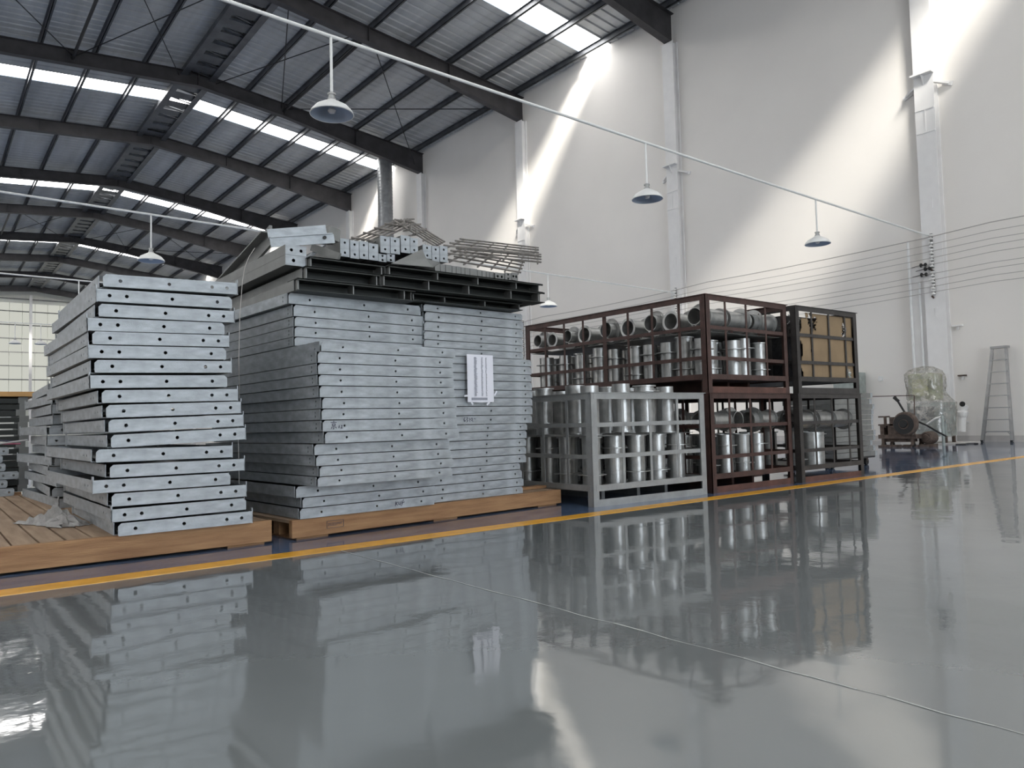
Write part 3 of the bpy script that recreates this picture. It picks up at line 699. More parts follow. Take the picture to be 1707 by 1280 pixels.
tag(MB().beam(aty(520, 412, 4.85), aty(566, 428, 4.62), .02, .05).build('flat_bar', M_GALVD), 'flat bar lying diagonally beside the leftmost tube', 'bar')
tag(MB().beam(aty(513, 430, 4.75), aty(540, 408, 5.0), .03, .012).build('flat_bar', M_GALV), 'thin light bar leaning beside the thick square tubes', 'bar')
# dark triangular sheet over the tubes
pa = [aty(560+x*q, 360+y*q, Y) for x, y, Y in ((450,385,4.60),(700,270,4.70),(735,345,4.60),(850,380,4.52),(790,415,4.56))]
m = MB(); m.add(pa+[p+Vector((0,.004,-.004)) for p in pa], [(0,1,2),(0,2,4),(2,3,4),(5,7,6),(5,9,7),(7,9,8),(0,5,6,1),(1,6,7,2),(2,7,8,3),(3,8,9,4),(4,9,5,0)])
tag(m.build('steel_sheet', M_GALVD), 'bent dark steel sheet lying over the tubes on the central stack', 'sheet')

# rebar mats
def mat_grid(label, p00, p10, p01, nu, nv, r=.006, hooks=False, over=.04):
    p00, p10, p01 = Vector(p00), Vector(p10), Vector(p01); u = p10-p00; v = p01-p00
    t = thing('rebar_mat', label, 'mat', p00, 0, 'rebar mats on the central stack')
    for i in range(nu):
        s_ = i/(nu-1); MB().rod(u*s_-v*over, u*s_+v*(1+over), r, 6).build('long_bar', M_REBAR, t)
    n_ = u.cross(v).normalized()*r*1.6
    for j in range(nv):
        s_ = j/(nv-1); MB().rod(v*s_-u*over+n_, v*s_+u*(1+over)+n_, r, 6).build('cross_bar', M_REBAR, t)
    return t
P = lambda x, y, Y: aty(560+x*q, 360+y*q, Y)
mat_grid('rebar mat on the right end of the stack, top one', P(905,255,4.85), P(1620,330,4.75), P(1030,200,5.75), 6, 4, .008)
mat_grid('rebar mat on the right end of the stack, middle one', P(912,318,4.85), P(1640,385,4.75), P(1040,262,5.75), 6, 4, .008)
mat_grid('rebar mat on the right end of the stack, lowest one', P(930,370,4.85), P(1480,468,4.75), P(1060,300,5.75), 6, 4, .008)
mat_grid('rebar mat leaning on the left slope of the rod heap', P(130,190,4.95), P(300,215,4.85), P(480,42,5.45), 5, 5, .008)
mat_grid('rebar mat leaning on the right slope of the rod heap', P(480,42,5.30), P(590,30,5.95), P(800,240,4.95), 5, 5, .008)
for j, (x, y) in enumerate(((555,30),(610,72),(655,112))):
    a = P(x, y, 5.1); e = P(x+85, y-4, 5.05); g = P(x-60, y+50, 5.3); c = P(x, y+38, 5.1)
    m = MB().beam(e, a, .012, .012).beam(a, c, .012, .012).beam(c, g, .012, .012)
    tag(m.build('hooked_bar', M_REBAR), 'square bar with a hooked end above the tubes, %s' % ('highest','middle','lowest')[j], 'bar', 'hooked bars')
m = MB(); pts = [aty(x, y, 4.44) for x, y in ((425,413),(415,428),(408,446),(404,470),(400,520),(398,600))] + [aty(399,660,4.7), aty(397,720,5.0), Vector((1.66, 5.0, .145))]
tag(m.path(pts, .0022, 5).build('packing_wire', M_WIRE), 'thin loose packing wire hanging between the left and central stacks', 'wire')

# ================================================================ steel cages with flanged pipes
def cage(label, loc, rz, w, d, h, mt, base_mt, closed_top=True, front=(.325,.665,1.0), side=(.325,.665,.99,1.33,1.66,1.97,2.30), mids=(.31,.60), skid=True):
    t = thing('steel_cage', label, 'cage', loc, rz, 'steel cages in the row')
    p = .065; k = []
    for x in (0, w-p):
        for y in (0, d-p):
            # angle-section posts: two legs meeting at the outer corner
            ox, oy = (x if x == 0 else w-.007), (y if y == 0 else d-.007)
            MB().box(ox, ox+.007, y, y+p, 0, h-.003).box(x, x+p, oy, oy+.007, 0, h-.003).build('corner_post', mt, t)
    rails = MB
    for z, hh in ((h-.052, .052), (.125, .05)):
        for y in (0.004, d-.010): MB().box(p*.5, w-p*.5, y-.006, y+.001, z, z+hh).build('frame_rail', mt, t)
        for x in (0.004, w-.010): MB().box(x-.006, x+.001, p*.5, d-p*.5, z, z+hh).build('frame_rail', mt, t)
    # top flange of the upper frame (the thin plate seen edge-on) and base runner
    MB().box(-.012, w+.012, -.012, .055, h-.003, h+.003).box(-.012, w+.012, d-.055, d+.012, h-.003, h+.003).box(-.012, .055, .055, d-.055, h-.003, h+.003).box(w-.055, w+.012, .055, d-.055, h-.003, h+.003).build('top_flange', mt, t)
    MB().box(p, w-p, 0, .007, 0.0, .058).build('base_runner', base_mt, t); MB().box(p, w-p, d-.007, d, 0, .058).build('base_runner', base_mt, t)
    for z in mids:
        for y in (.009, d-.014): MB().box(.01, w-.01, y, y+.005, z, z+.035).build('mesh_bar', mt, t)
        for x in (.009, w-.014): MB().box(x, x+.005, .01, d-.01, z, z+.035).build('mesh_bar', mt, t)
    for x in front:
        for y in (.015, d-.020): MB().box(x-.014, x+.014, y, y+.005, .13, h-.02).build('mesh_upright', mt, t)
    for y in side:
        wd = .027 if abs(y-1.33) < .01 else .014
        for x in (.015, w-.020): MB().box(x, x+.005, y-wd, y+wd, .13, h-.02).build('mesh_upright', mt, t)
    MB().box(.02, w-.02, .02, d-.02, .135, .142).build('deck_plate', mt, t)
    if skid:  # beams added beneath the deck to keep the floor there dark
        for x in (w*.36, w*.68, w-.075): MB().box(x, x+.04, .45, d-.08, 0, .134).build('deck_beam', mt, t)
    return t
def pipe_proto(L=.385, r=.078, ring=.125, ringz=.10, name='flanged_pipe'):
    t = thing(name, '', 'pipe', (0,0,0), 0, '')
    a = MB().lathe([(r,0),(r,L),(r-.007,L),(r-.007,0)], 24, close=True).build('pipe_body', M_GALVP, t)
    # flat ring with bolt holes near one end and collar on the other
    def ringm(z0, R1, nh, th=.006):
        m = MB(); m.plate(circ(0,0,R1,32), [circ(0,0,r-.002,24)]+[circ((R1+r)/2*math.cos(2*math.pi*(i+.5)/nh), (R1+r)/2*math.sin(2*math.pi*(i+.5)/nh), .0085, 8) for i in range(nh)], th, 'xy', z0)
        return m
    b = ringm(ringz, ring, 4).build('flange', M_GALVP, t)
    c = ringm(L-.012, r+.018, 0, .012).build('end_collar', M_GALVP, t)
    return t, [(a,[]),(b,[]),(c,[])]
PROTO = {}
def add_pipe(kind, label, loc, rot, group):
    if kind not in PROTO:
        args = {'a':(.385,.072,.117,.10), 'b':(.385,.085,.128,.085), 'c':(.42,.078,.122,.10), 'd':(.36,.09,.12,.02), 'e':(.37,.13,.155,.02),'f':(.42,.088,.15,.36)}[kind]
        t, k = pipe_proto(*args); PROTO[kind] = (t, k, args)
        t.location = loc; t.rotation_euler = rot; t['label'] = label; t['group'] = group; return t
    t, k, args = PROTO[kind]
    return dup(t, k, label, loc, rot, group)
UP = lambda x, y, z: ((x, y, z), (0,0,random.uniform(0,3)))
def up_pipe(kind, label, x, y, z, group, inv=False, tilt=0):
    L = {'a':.385,'b':.385,'c':.42,'d':.36,'e':.37,'f':.42}[kind]
    if inv: return add_pipe(kind, label, (x, y, z+L), (math.pi+tilt, 0, random.uniform(0,3)), group)
    return add_pipe(kind, label, (x, y, z), (tilt, 0, random.uniform(0,3)), group)

# lower grey cage, front right corner row
RZ = R(-2.2)
GC = cage('light grey galvanized steel cage, the front one beside the central stack', (4.262, 4.352, 0), RZ, 1.40, 1.62, .925, M_GCAGE, M_GCAGE, side=(.325,.645,.97,1.29), mids=(.385,.645), front=(.37,.70,1.05))
BL = cage('lower rust-brown cage, beside the grey cage', (5.745, 4.30, 0), R(.0), 1.36, 2.62, .927, M_RUST, M_RUSTB)
BU = cage('upper rust-brown cage, the long one stacked on another', (5.735, 4.30, .931), R(.0), 1.36, 2.64, .922, M_RUST, M_RUSTB)
DL = cage('lower dark brown cage, the rightmost one on the floor', (7.17, 4.25, 0), R(-1.5), 1.25, 1.30, .927, M_DARKC, M_RUSTB, skid=False, side=(.325,.645,.97))
DU = cage('upper dark brown cage filled with cardboard, stacked at the right end', (7.20, 4.26, .931), R(-1.5), 1.22, 1.30, .922, M_DARKC, M_DARKC, skid=False, side=(.325,.645,.97))
C7 = math.cos(RZ); S7 = math.sin(RZ)
def GCp(u, v): return 4.262+u*C7-v*S7, 4.352+u*S7+v*C7
g1 = 'lower layer of pipes in the grey cage'; g2 = 'upper layer of pipes in the grey cage'
rows = ['front','second','third','fourth','fifth','back']; cols = ['leftmost','second','third','fourth','rightmost']
kinds = 'abcab'
for j, v in enumerate((.20,.47,.76,1.05,1.36)):
    us = (.17,.45,.70,.98,1.22) if j % 2 == 0 else (.16,.44,.75,1.0,1.24)
    for i, u in enumerate(us):
        x, y = GCp(u, v+.02*((i*3+j) % 2))
        up_pipe('c', 'upright pipe in the grey cage, lower layer, %s row, %s' % (rows[j], cols[i]), x, y, .143, g1, (i+j*2) % 3 == 1)
for j, v in enumerate((.22,.52,.84,1.15,1.42)):
    us = (.19,.56,.85,1.12)
    for i, u in enumerate(us):
        x, y = GCp(u + (.1 if j % 2 else 0), v)
        h = .572 + [.0,.02,.01,.0][(i+j) % 4]
        up_pipe(['c','c','f','c'][(i+2*j) % 4], 'upright pipe in the grey cage, upper layer, %s row, %s' % (rows[j], ['leftmost','second','third','rightmost'][i]), x, y, h, g2, (i+j) % 4 != 2)
tag(MB().box(.05, 1.35, .10, 1.52, 0, .004).build('separator_sheet', M_GALVD, None, (4.262, 4.352, .565)), 'thin grey separator sheet between the two pipe layers in the grey cage', 'sheet').rotation_euler = (0,0,RZ)
# upper brown cage: standing pipes below, lying pipes on top
gz = .931+.143
gA = 'standing pipes in the upper brown cage'; gB = 'lying pipes in the upper brown cage'
ys = (4.46,4.66,4.90,5.10,5.33,5.60,5.86,6.12,6.42,6.72)
for j, y in enumerate(ys):
    for i, x in enumerate((5.90, 6.13, 6.38, 6.60, 6.83)):
        if i > 1 and j > 2: continue
        yy = y + (.03 if (i+j) % 2 else 0) - (0.0 if j else -.02); 
        if i == 1: yy += .06
        up_pipe(['a','c','a','a','b'][(i*2+j) % 5] if i != 1 else 'a', 'standing pipe in the upper brown cage, row %s from the front, %s' % (ORDR[j], cols[i]), x, yy, gz, gA, (i+j) % 3 != 1)
yl = (4.47,4.76,5.02,5.33,5.65,5.98,6.26,6.52,6.78)
gz2 = 1.54
for j, y in enumerate(yl):
    n_ = 3 if j == 0 else 2
    for i in range(n_):
        kind = 'b' if j < 6 else 'a'
        r_ = .128 if kind == 'b' else .125
        z = gz2 + r_ - .015*(j % 2)
        x = 5.79 + i*.43
        if (i+j) % 2 == 0: loc, rot = (x, y, z), (0, math.pi/2, 0)
        else: loc, rot = (x+.385, y, z), (0, -math.pi/2, 0)
        add_pipe(kind, 'pipe lying on top in the upper brown cage, row %s from the front, %s' % (ORDR[j], ['near end','middle','far right'][i]), loc, rot, gB)
tag(MB().box(0,.30,0,.30,0,.28).build('cardboard_box', M_CARD, None, (6.765, 6.2, gz)), 'brown cardboard box at the back right inside the upper brown cage', 'box')
# thin separator sheet between the layers
for (x0, y0, s_, nm) in ((5.78, 4.36, .003, 'near'), (5.78, 5.64, .003, 'far')):
    tag(MB().box(0, 1.26, 0, 1.24, 0, s_).build('separator_sheet', M_GALVD, None, (x0, y0, 1.512)), 'thin grey separator sheet between pipe layers in the upper brown cage, %s one' % nm, 'sheet')
# lower brown cage
gC = 'standing pipes in the lower brown cage'; gD = 'lying pipes in the lower brown cage'
for j, y in enumerate((4.47,4.74,5.01,5.28,5.55,5.82)):
    for i, x in enumerate((5.91, 6.19, 6.47, 6.72, 6.94)):
        if j > 2 and i > 1: continue
        if i == 4 and j == 0: continue
        up_pipe('a', 'standing pipe in the lower brown cage, %s row, %s' % (rows[j] if j < 5 else 'sixth', cols[i]), x, y, .143, gC, (i+j) % 2 == 1)
LB = [(5.80,4.47,'x','front left'),(6.34,4.60,'y','front, open end facing the aisle'),(6.58,4.47,'x','front right'),(6.58,4.77,'x','second row right')]
for r_ in range(1, 8): LB.append((5.80, 4.47+.29*r_, 'x', '%s row left' % ORDR[r_]))
for r_ in range(3, 8): LB.append((6.26, 4.47+.29*r_, 'x', '%s row middle' % ORDR[r_]))
for x, y, ax, nm in LB:
    loc, rot = ((x, y, .667), (0, math.pi/2, 0)) if ax == 'x' else ((x+.03, y-.17, .67), (-math.pi/2, 0, 0))
    add_pipe('b', 'pipe lying on top in the lower brown cage, %s' % nm, loc, rot, gD)
# lower dark cage
gE = 'pipes in the lower dark cage'
for j, (x, y, kd, nm) in enumerate(((7.36,4.43,'b','front left'),(7.72,4.44,'e','front, the widest one'),(7.36,4.74,'b','behind the front left one'),(7.38,5.05,'a','in the back left'))):
    up_pipe(kd, 'standing pipe in the lower dark cage, %s' % nm, x, y, .143, gE, j % 2 == 1)
for j, (x, y, nm) in enumerate(((7.25,4.42,'left'),(7.66,4.42,'middle'),(8.37,4.40,'right'))):
    add_pipe('d', 'fat pipe lying across the top of the lower dark cage, %s' % nm, (x, y, .645), (0, math.pi/2 if j < 2 else -math.pi/2, 0), gE)
for j, (x, y) in enumerate(((7.25,4.72),(7.66,4.72))):
    add_pipe('d', 'fat pipe lying in the second row of the lower dark cage, %s' % ['left','right'][j], (x, y, .645), (0, math.pi/2, 0), gE)
# closed dark bins added behind the front row, blocking bright floor in the gaps
for j, (x0, y0, w_, d_, hh, nm) in enumerate(((4.25, 6.15, 1.35, 1.5, .86, 'grey cage'), (5.8, 7.1, 1.3, 1.5, .86, 'brown cages'))):
    bn = thing('steel_bin', 'closed dark steel bin glimpsed through the pipes, behind the %s' % nm, 'bin', (x0, y0, 0), 0, 'dark bins behind the cages')
    MB().box(0,w_,0,.01,0,hh).box(0,w_,d_-.01,d_,0,hh).box(0,.01,.01,d_-.01,0,hh).box(w_-.01,w_,.01,d_-.01,0,hh).build('side_sheets', M_DARKC, bn)
    MB().box(-.02,w_+.02,-.02,.03,hh,hh+.03).box(-.02,w_+.02,d_-.03,d_+.02,hh,hh+.03).box(-.02,.03,.03,d_-.03,hh,hh+.03).box(w_-.03,w_+.02,.03,d_-.03,hh,hh+.03).build('rim', M_DARKC, bn)
    MB().box(.01,w_-.01,.01,d_-.01,.1,.11).build('bottom_sheet', M_DARKC, bn)
# cardboard lining of the upper dark cage: bulging between the bars, torn at the left and in a few places
lin = thing('cardboard_carton', 'torn brown cardboard bulging through the bars of the upper dark cage', 'carton', (7.20, 4.26, .931), R(-1.5))
NX, NZ = 60, 44; w_, z0_, z1_ = 1.13, .15, .865; m = MB(); vs = []; keep = []
rn = random.Random(11)
for j in range(NZ+1):
    for i in range(NX+1):
        u = i/NX; v = j/NZ; x = .045+u*w_; z = z0_+v*(z1_-z0_)
        bx = abs(math.sin(math.pi*min(1, max(0, (x-.0)/.33)))) if True else 0
        bz = abs(math.sin(math.pi*(z-.02)/.29))
        vs.append((x, .036-.012*min(1, bx*1.3)*min(1, bz*1.3)+.003*math.sin(9*x+7*z), z))
hx = [(.33,.79,.06),(.38,.73,.05),(1.02,.74,.045),(1.0,.67,.035),(.33,.45,.02),(1.07,.22,.045),(.42,.80,.03)]
fs = []
for j in range(NZ):
    for i in range(NX):
        x = .045+(i+.5)/NX*w_; z = z0_+(j+.5)/NZ*(z1_-z0_)
        zz = ((z-.02) % .29)/.29
        if x < .085+.05*abs(math.cos(math.pi*zz))*0+.06*math.sin(math.pi*zz)*(1 if z < .62 else .9): continue
        if z > .80 and x < .24: continue
        if any((x-a)**2+((z-b)*1.0)**2 < (c*(1+.35*math.sin(7*math.atan2(z-b, x-a))))**2 for a, b, c in hx): continue
        a = j*(NX+1)+i; fs.append((a, a+1, a+NX+2, a+NX+1))
m.add(vs, fs, True); o = m.build('torn_front', M_CARD, lin)
s_ = o.modifiers.new('thick', 'SOLIDIFY'); s_.thickness = .004
MB().box(.05, 1.17, .16, 1.22, .15, .84).build('inner_box', mat('dark_plastic_bags', (.02,.02,.022), .35, 0, .5, 30, .5, 40), lin)
# clips showing through the torn places
gF = 'metal parts poking out of the torn cardboard'
for n_, (a, b, c) in enumerate(((.13,.80,.07),(.10,.70,.05),(.35,.76,.05),(1.02,.71,.04),(1.08,.22,.035))):
    m = MB()
    for _ in range(26):
        p = Vector((a+rn.uniform(-c,c), .05+rn.uniform(0,.07), b+rn.uniform(-c,c))); dd = Vector((rn.uniform(-1,1), rn.uniform(-1,1), rn.uniform(-1,1))).normalized()*.03
        m.rod(p-dd, p+dd, .0045, 6)
    nm = ['at the upper left corner','below the upper left corner','in the second opening of the top row','in the right opening of the top row','in the bottom right opening'][n_]
    o = m.build('metal_clips', M_GALVP if n_ in (0, 4) else M_BLACK, None, None)
    o.location = (7.20, 4.26, .931); o.rotation_euler = (0,0,R(-1.5)); tag(o, 'tangle of small metal clips showing through the torn cardboard, %s' % nm, 'clips', gF, 'stuff')
# round coiled hoses seen above the far end of the brown cage
cm = thing('wire_coil', 'tangled dark netting rolls behind the far end of the upper brown cage', 'netting', (6.0, 9.2, 0))
m = MB(); rn = random.Random(4)
for i in range(15):
    z = 2.03+i*.022 if i < 12 else 2.3; pts = [(-1.1+.11*j, .15*math.sin(j*.7+i), z+.012*math.sin(j*1.1+i*2)-.10*(j/20.)**2) for j in range(21)]
    m.path(pts, .006, 5)
m.build('netting', M_REBAR, cm); MB().box(-1.1, 1.0, -.2, .3, 0, 2.02).build('crate', M_DARKC, cm)

# ---------------------------------------------------------------- stack of panels at the right on a dolly
dl = thing('wheeled_dolly', 'low wheeled dolly carrying the small panel stack right of the cages', 'dolly', (9.2, 5.0, 0))
MB().box(0, 1.10, 0, .72, .10, .125).build('platform', M_DARKC, dl)
for x in (.1, 1.0):
    for y in (.08, .64):
        wl = MB().lathe([(.012,-.018),(.045,-.018),(.045,.018),(.012,.018)], 16, axis='y', c=(x, y, .045), close=True).build('wheel', M_BLACK, dl)
        MB().box(x-.02,x+.02,y-.024,y-.02,.045,.10).box(x-.02,x+.02,y+.02,y+.024,.045,.10).build('fork', M_MACH, dl)
t0 = thing('frame_panel', '', 'panel', (0,0,0), 0, 'galvanized panels of the small right stack')
ks = [MB().box(0, 1.02, 0, .005, 0, .0655).box(0,1.02,.005,.05,0,.004).build('front_plate', M_GALVD, t0), MB().box(1.0,1.075,.01,.7,0,.004).plate([(1.018,0),(1.075,0),(1.075,.066),(1.018,.066)], [circ(1.05,.033,.006,8)], .005, 'xz', -.002).build('corner_tab', M_GALV, t0),
      MB().box(1.015,1.02,.005,.7,.004,.062).build('side_rail', M_GALVD, t0), MB().box(0,1.015,.695,.7,0,.062).build('back_plate', M_GALVD, t0), MB().box(0,.005,.005,.695,.004,.062).build('side_rail', M_GALVD, t0)]
for i in range(12):
    z = .126+i*.0705
    lab = 'small galvanized panel right of the dark cages, %s from the top of its stack' % ORD[11-i] if i < 11 else 'small galvanized panel right of the dark cages, topmost of its stack'
    loc = (9.21+[0,.01,-.01,.02,.0,.01][i % 6]+(.03 if i == 11 else 0), 4.98+.01*(i % 3), z); rot = (0, 0 if i < 11 else R(-.8), R([-1,0,1,.5][i % 4]))
    if i == 0: t0.location = loc; t0.rotation_euler = rot; t0['label'] = lab
    else: dup(t0, [(k, []) for k in ks], lab, loc, rot)

# ---------------------------------------------------------------- machines by the right wall
# cut-off machine on a wheeled cart
CX = 15.7; c0 = atx(1500, 745, CX)
g = thing('cutoff_machine', 'rusty cut-off machine with a round blade guard on a low wheeled cart', 'machine', (CX, c0.y, 0), -math.pi/2)
def ap(px, py): p = atx(px, py, CX); return Vector((c0.y-p.y, 0, p.z))
X0, X1 = ap(1464,725).x, ap(1527,725).x
MB().box(X0, X1, 0, .5, .17, .25).build('cart_bed', M_MACH, g)
for x in (X0+.08, X1-.09):
    for y in (.06,.44):
        MB().lathe([(.015,-.02),(.045,-.02),(.045,.02),(.015,.02)], 18, axis='y', c=(x, y, .045), close=True).build('wheel', M_BLACK, g)
        MB().box(x-.03, x+.03, y-.035, y-.025, .04, .19).box(x-.03, x+.03, y+.025, y+.035, .04, .19).build('fork', M_MACH, g)
MB().box(X0+.02, X1-.15, .1, .4, .10, .17).build('tray', M_MACH, g)
MB().lathe([(.10,-.024),(.20,-.024),(.20,-.018),(.10,-.018)], 32, axis='y', c=(ap(1513,706).x-.02, -.12, ap(1513,706).z-.01), close=True).build('blade', M_BLACK, g)
p = ap(1513, 706)
MB().lathe([(.0,-.02),(.22,-.02),(.24,.0),(.24,.07),(.0,.09)], 32, axis='y', c=(p.x, -.12, p.z)).build('blade_guard', M_MACH, g)
MB().lathe([(.0,-.055),(.07,-.055),(.08,-.04),(.08,-.02),(.0,-.015)], 20, axis='y', c=(p.x-.02, -.12, p.z)).build('hub', M_BLACK, g)
MB().beam(ap(1511, 692), ap(1492, 661), .035, .03).beam(ap(1498,669), ap(1490,662), .05, .05).build('feed_handle', M_BLACK, g)
MB().beam(ap(1449, 661), ap(1524, 659), .018, .018).beam(ap(1524,659), ap(1525,726), .018, .018).build('pipe_hoop', M_MACH, g)
b = ap(1492, 709); MB().box(b.x-.12, b.x+.09, .02, .35, b.z, b.z+.17).box(b.x-.16,b.x+.12,.02,.35,.25,b.z).build('gear_cover', M_MACH, g)
b = ap(1466, 708); MB().box(X0, X0+.5, .02, .45, b.z-.02, b.z+.01).box(X0+.02, X0+.1, .05, .4, .25, b.z-.02).build('work_table', M_MACH, g)
b = ap(1470, 696); MB().box(b.x-.1, b.x+.05, .05, .25, b.z, b.z+.03).box(b.x+.01,b.x+.05,.05,.1,.40,b.z).build('vise', M_MACH, g)
c1 = atx(1549, 740, 16.1)
mo = thing('electric_motor', 'round rusty electric motor lying on the floor beside the cut-off machine', 'motor', (16.1, c1.y, 0), -math.pi/2)
MB().lathe([(.0,-.14),(.09,-.14),(.12,-.11),(.13,0),(.13,.14),(.09,.17),(.0,.17)], 24, axis='y', c=(0,0,.18)).build('motor_body', M_MACH, mo)
MB().lathe([(.0,-.16),(.06,-.16),(.07,-.14),(.0,-.14)], 16, axis='y', c=(0,0,.18)).build('end_cap', M_MACH, mo)
MB().box(-.12,.12,-.1,.12,0,.055).build('foot', M_MACH, mo)
bl = atx(1577, 727, 16.5)
tag(MB().path([Vector((0,0,0)), atx(1560,718,16.3)-bl, atx(1545,709,16.1)-bl, atx(1526,701,15.8)-bl], .018, 6).build('drive_belt', M_BLACK, None, bl), 'black belt or hose slanting from the cut-off machine to the floor', 'belt')
for i in range(6):
    f_ = atz(1474+i*12, 745, 0)
    o = MB().box(-.03,.03,-.14,.14,0,.03).box(.0,.05,-.05,.08,.02,.045).build('scrap_bar', M_MACH, None, (f_.x+.02, f_.y, .001)); o.rotation_euler = (0,0,R(25*(i % 3)-20))
    tag(o, 'rusty scrap piece lying under the cut-off machine, %s from the left' % ORDR[i], 'scrap', 'rusty scrap on the floor')
# machine wrapped in clear film
WX = 17.35; w0 = atx(1550, 700, WX)
w = thing('wrapped_machine', 'tall machine wrapped in clear plastic film, beside the nearest wall column', 'machine', (WX+.12, w0.y, 0), -math.pi/2)
def wl(px): return w0.y-atx(px, 700, WX).y
xa, xb = wl(1512), wl(1573)
MB().box(xa+.10, xb-.10, -.24, .24, .95, 1.55).build('machine_head', M_MACHG, w, bevel=.05)
MB().box((xa+xb)/2-.16,(xa+xb)/2+.16,-.30,-.26,1.05,1.42).build('control_panel', mat('panel_yellow_green', (.50,.50,.28), .5, 0, .1, 10), w)
xc, xd = wl(1514), wl(1588)
MB().box(xc+.06, xd-.08, -.27, .27, .18, .90).build('cabinet', M_CAB, w)
MB().box(xc+.1, xd-.3, -.29, -.27, .52, .82).build('dark_opening', mat('dark_screen', (.035,.045,.06), .3), w)
for x in (xc+.08, xd-.16):
    for y in (-.22,.2): MB().box(x, x+.06, y, y+.06, .03, .18).build('foot', M_MACH, w)
# film: loose hull around both volumes
m = MB(); N = 56; rn = random.Random(9); lev = [(.42,.16),(.45,.35),(.46,.55),(.47,.75),(.46,.92),(.40,1.0),(.36,1.12),(.37,1.25),(.385,1.40),(.37,1.53),(.31,1.62),(.18,1.68),(.04,1.70)]
cx0, cx1 = (xc+xd)/2, (xa+xb)/2; vs = []
for k_, (rr, z) in enumerate(lev):
    c_ = cx0 if z < .93 else cx1 + (cx0-cx1)*max(0, (1.12-z)/.2)
    for i in range(N):
        t_ = 2*math.pi*i/N; f_ = 1+.05*math.sin(5*t_+k_*1.7)+.04*math.sin(11*t_-k_*2.3)+rn.uniform(-.02,.02)
        sx = 1.18 if z < .93 else 1.0
        cs, sn = math.cos(t_), math.sin(t_); pw = .55 if z < .93 else .62
        hw = (xd-xc)/2*.90 if z < .93 else ((xb-xa)/2*.96); g_ = rr/(.46 if z < .93 else .385)
        vs.append((c_+math.copysign(abs(cs)**pw, cs)*hw*g_*f_, math.copysign(abs(sn)**pw, sn)*(.40 if z < .93 else .36)*g_*f_, z+.02*math.sin(3*t_+k_)))
m.add(vs, [(k_*N+i, k_*N+(i+1) % N, (k_+1)*N+(i+1) % N, (k_+1)*N+i) for k_ in range(len(lev)-1) for i in range(N)], True)
FM = bpy.data.materials.new('clear_film'); FM.use_nodes = True; nt = FM.node_tree; nt.nodes.clear()
o_ = nt.nodes.new('ShaderNodeOutputMaterial'); tr = nt.nodes.new('ShaderNodeBsdfTransparent'); gl = nt.nodes.new('ShaderNodeBsdfGlossy'); df = nt.nodes.new('ShaderNodeBsdfDiffuse')
df.inputs[0].default_value = (.47,.45,.40,1); gl.inputs['Roughness'].default_value = .15
mx = nt.nodes.new('ShaderNodeMixShader'); mx2 = nt.nodes.new('ShaderNodeMixShader'); nz = nt.nodes.new('ShaderNodeTexNoise'); nz.inputs['Scale'].default_value = 9; nz.inputs['Detail'].default_value = 5
tc_ = nt.nodes.new('ShaderNodeTexCoord'); nt.links.new(tc_.outputs['Object'], nz.inputs[0])
mr_ = nt.nodes.new('ShaderNodeMapRange'); mr_.inputs[1].default_value = .35; mr_.inputs[2].default_value = .68; mr_.inputs[3].default_value = .18; mr_.inputs[4].default_value = .75
nt.links.new(nz.outputs[0], mr_.inputs[0]); mx.inputs[0].default_value = .3
nt.links.new(df.outputs[0], mx.inputs[1]); nt.links.new(gl.outputs[0], mx.inputs[2])
nt.links.new(mr_.outputs[0], mx2.inputs[0]); nt.links.new(tr.outputs[0], mx2.inputs[1]); nt.links.new(mx.outputs[0], mx2.inputs[2]); nt.links.new(mx2.outputs[0], o_.inputs[0])
bpn = nt.nodes.new('ShaderNodeBump'); bpn.inputs['Strength'].default_value = .8; bpn.inputs['Distance'].default_value = .03; nt.links.new(nz.outputs[0], bpn.inputs['Height'])
nt.links.new(bpn.outputs[0], gl.inputs['Normal']); nt.links.new(bpn.outputs[0], df.inputs['Normal'])
m.build('plastic_film', FM, w)
pq_ = atz(1571, 738, 0)
po = thing('guard_post', 'slim pale post standing in front of the wrapped machine', 'post', (16.7, atx(1571, 700, 16.7).y, 0), -math.pi/2)
MB().rod((0,0,.0),(0,0,.62), .03, 12).build('post', M_CAB, po); MB().rod((0,0,.60),(-.14,0,.56),.02,8).rod((-.14,0,.56),(-.36,.05,.42),.02,8).build('hose', M_PVC, po)
pp = atx(1604, 690, 18.55)
f = thing('pvc_downpipe', 'white plastic pipe with an angled funnel top leaning at the wall', 'pipe', (18.55, pp.y, 0), -math.pi/2)
MB().rod((-.03,0,.24), (0,0,.60), .08, 18).build('pipe', M_PVC, f)
MB().lathe([(.08,.56),(.12,.62),(.125,.68),(.1,.72)], 18).rod((0,0,.70),(.06,0,.84),.09,16).build('elbow', M_PVC, f)
MB().rod((.05,-.09,.86),(.05,-.1,.86),.06,16).build('opening', M_BLACK, f)
MB().rod((0,.0,.45),(0,.32,.45),.02,8).build('wall_bracket', M_PVC, f)
hy = pp.y+.22
tag(MB().path([(18.0, hy+.25, .50),(18.0, hy+.05, .50),(18.0, hy-.04, .38),(18.0, hy+.02, .22),(18.0, hy+.15,.12),(18.0,hy+.2,.045)], .014, 6).build('hose', M_BLACK), 'black hose looping beside the white plastic pipe', 'hose')
tag(MB().path([(17.0,6.55,.012),(17.2,6.45,.012),(17.5,6.5,.014),(17.6,6.35,.012),(17.3,6.3,.012)], .012, 6).build('cord', M_BLACK), 'black cord lying on the floor by the wrapped machine', 'cord')
tag(MB().box(17.25, 18.35, w0.y-.62, w0.y+.6, .0, .03).build('plinth', M_FLOORC), 'low grey concrete plinth under the wrapped machine by the wall', 'plinth')
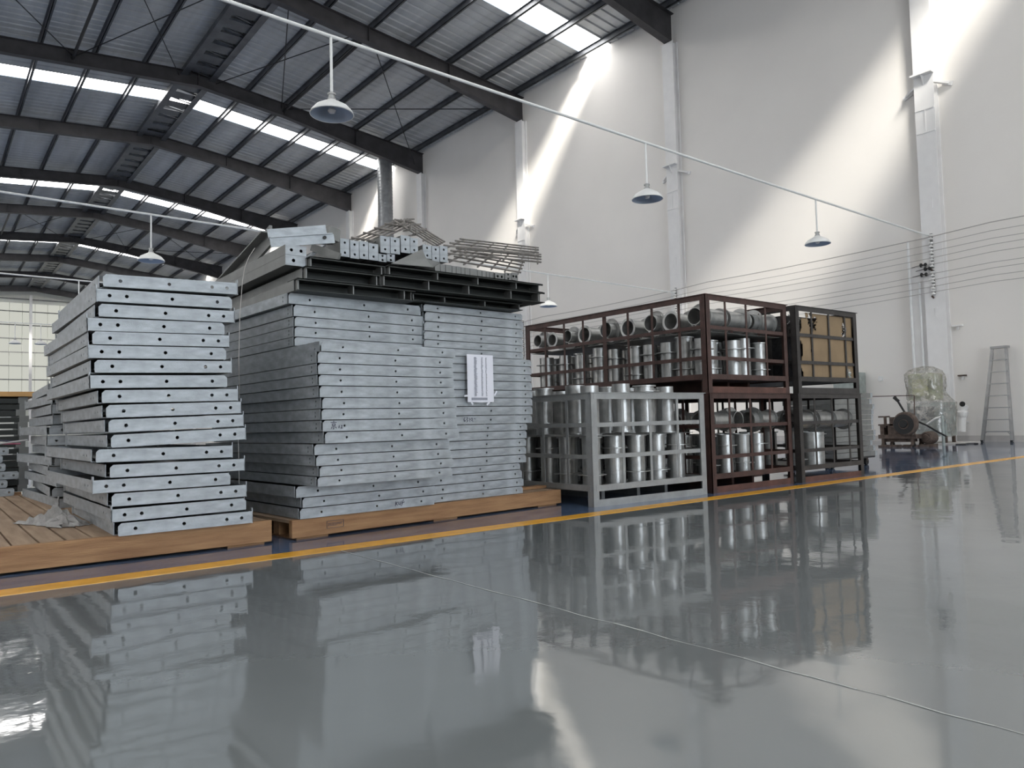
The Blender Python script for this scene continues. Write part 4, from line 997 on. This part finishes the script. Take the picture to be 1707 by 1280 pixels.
# electrical cabinet behind the dark cages
pq = atx(1432.5, 618, 18.55)
e = thing('electrical_cabinet', 'grey wall cabinet just right of the upper dark cage', 'cabinet', (18.55, pq.y+.35, 1.02))
MB().box(0,.3,-.35,.35,0,.72).build('body', M_CAB, e); MB().box(-.012,0,-.33,.33,.03,.69).build('door', M_CAB, e); MB().box(-.03,-.012,-.28,-.25,.3,.4).build('door_handle', M_BLACK, e)

# ---------------------------------------------------------------- step ladder against the wall
la = thing('step_ladder', 'grey aluminium step ladder standing folded against the right wall', 'ladder', (0,0,0))
fl_ = atx(1637, 735, 18.42); fr_ = atx(1687, 736, 18.42); tl_ = atx(1654, 581, 18.66); tr_ = atx(1677, 580, 18.66)
yl0, yr0, yl1, yr1, ht = fl_.y, fr_.y, tl_.y, tr_.y, 2.06
def LP_(t, s): # point on front rails; s=0 left, 1 right
    return Vector((18.42+(.24)*t, (yl0+(yl1-yl0)*t)*(1-s)+(yr0+(yr1-yr0)*t)*s, .01+ht*t))
for s_ in (0,1): MB().beam(LP_(0,s_), LP_(1,s_), .06, .028, (1,0,0)).build('front_rail', M_ALU, la)
for s_ in (0,1):
    a = Vector((18.66, LP_(0,s_).y+.05, .01)); b = Vector((18.74, LP_(1,s_).y+.02, 1.98)); MB().beam(a, b, .035, .022, (1,0,0)).build('rear_rail', M_ALU, la)
for i in range(7):
    t_ = (.225+i*.262)/ht; a, b = LP_(t_,0), LP_(t_,1)
    MB().beam(a, b, .09, .022, (0,0,1)).build('tread', M_ALU, la)
for t_ in ((.225)/ht, (.225+6*.262)/ht):
    for s_ in (0,1):
        a = LP_(t_-.045, s_); b = LP_(t_, s_)*.86+LP_(t_, 1-s_)*.14; MB().beam(a, b, .01, .022, (1,0,0)).build('knee_brace', M_ALU, la)
a, b = LP_(1,0), LP_(1,1); MB().beam(a+Vector((.05,.03,.02)), b+Vector((.05,-.03,.02)), .18, .045).build('top_cap', M_ALU, la)
for s_ in (0,1): p = LP_(0,s_); MB().box(p.x-.035,p.x+.035,p.y-.025,p.y+.025,0,.05).build('rubber_foot', M_BLACK, la)
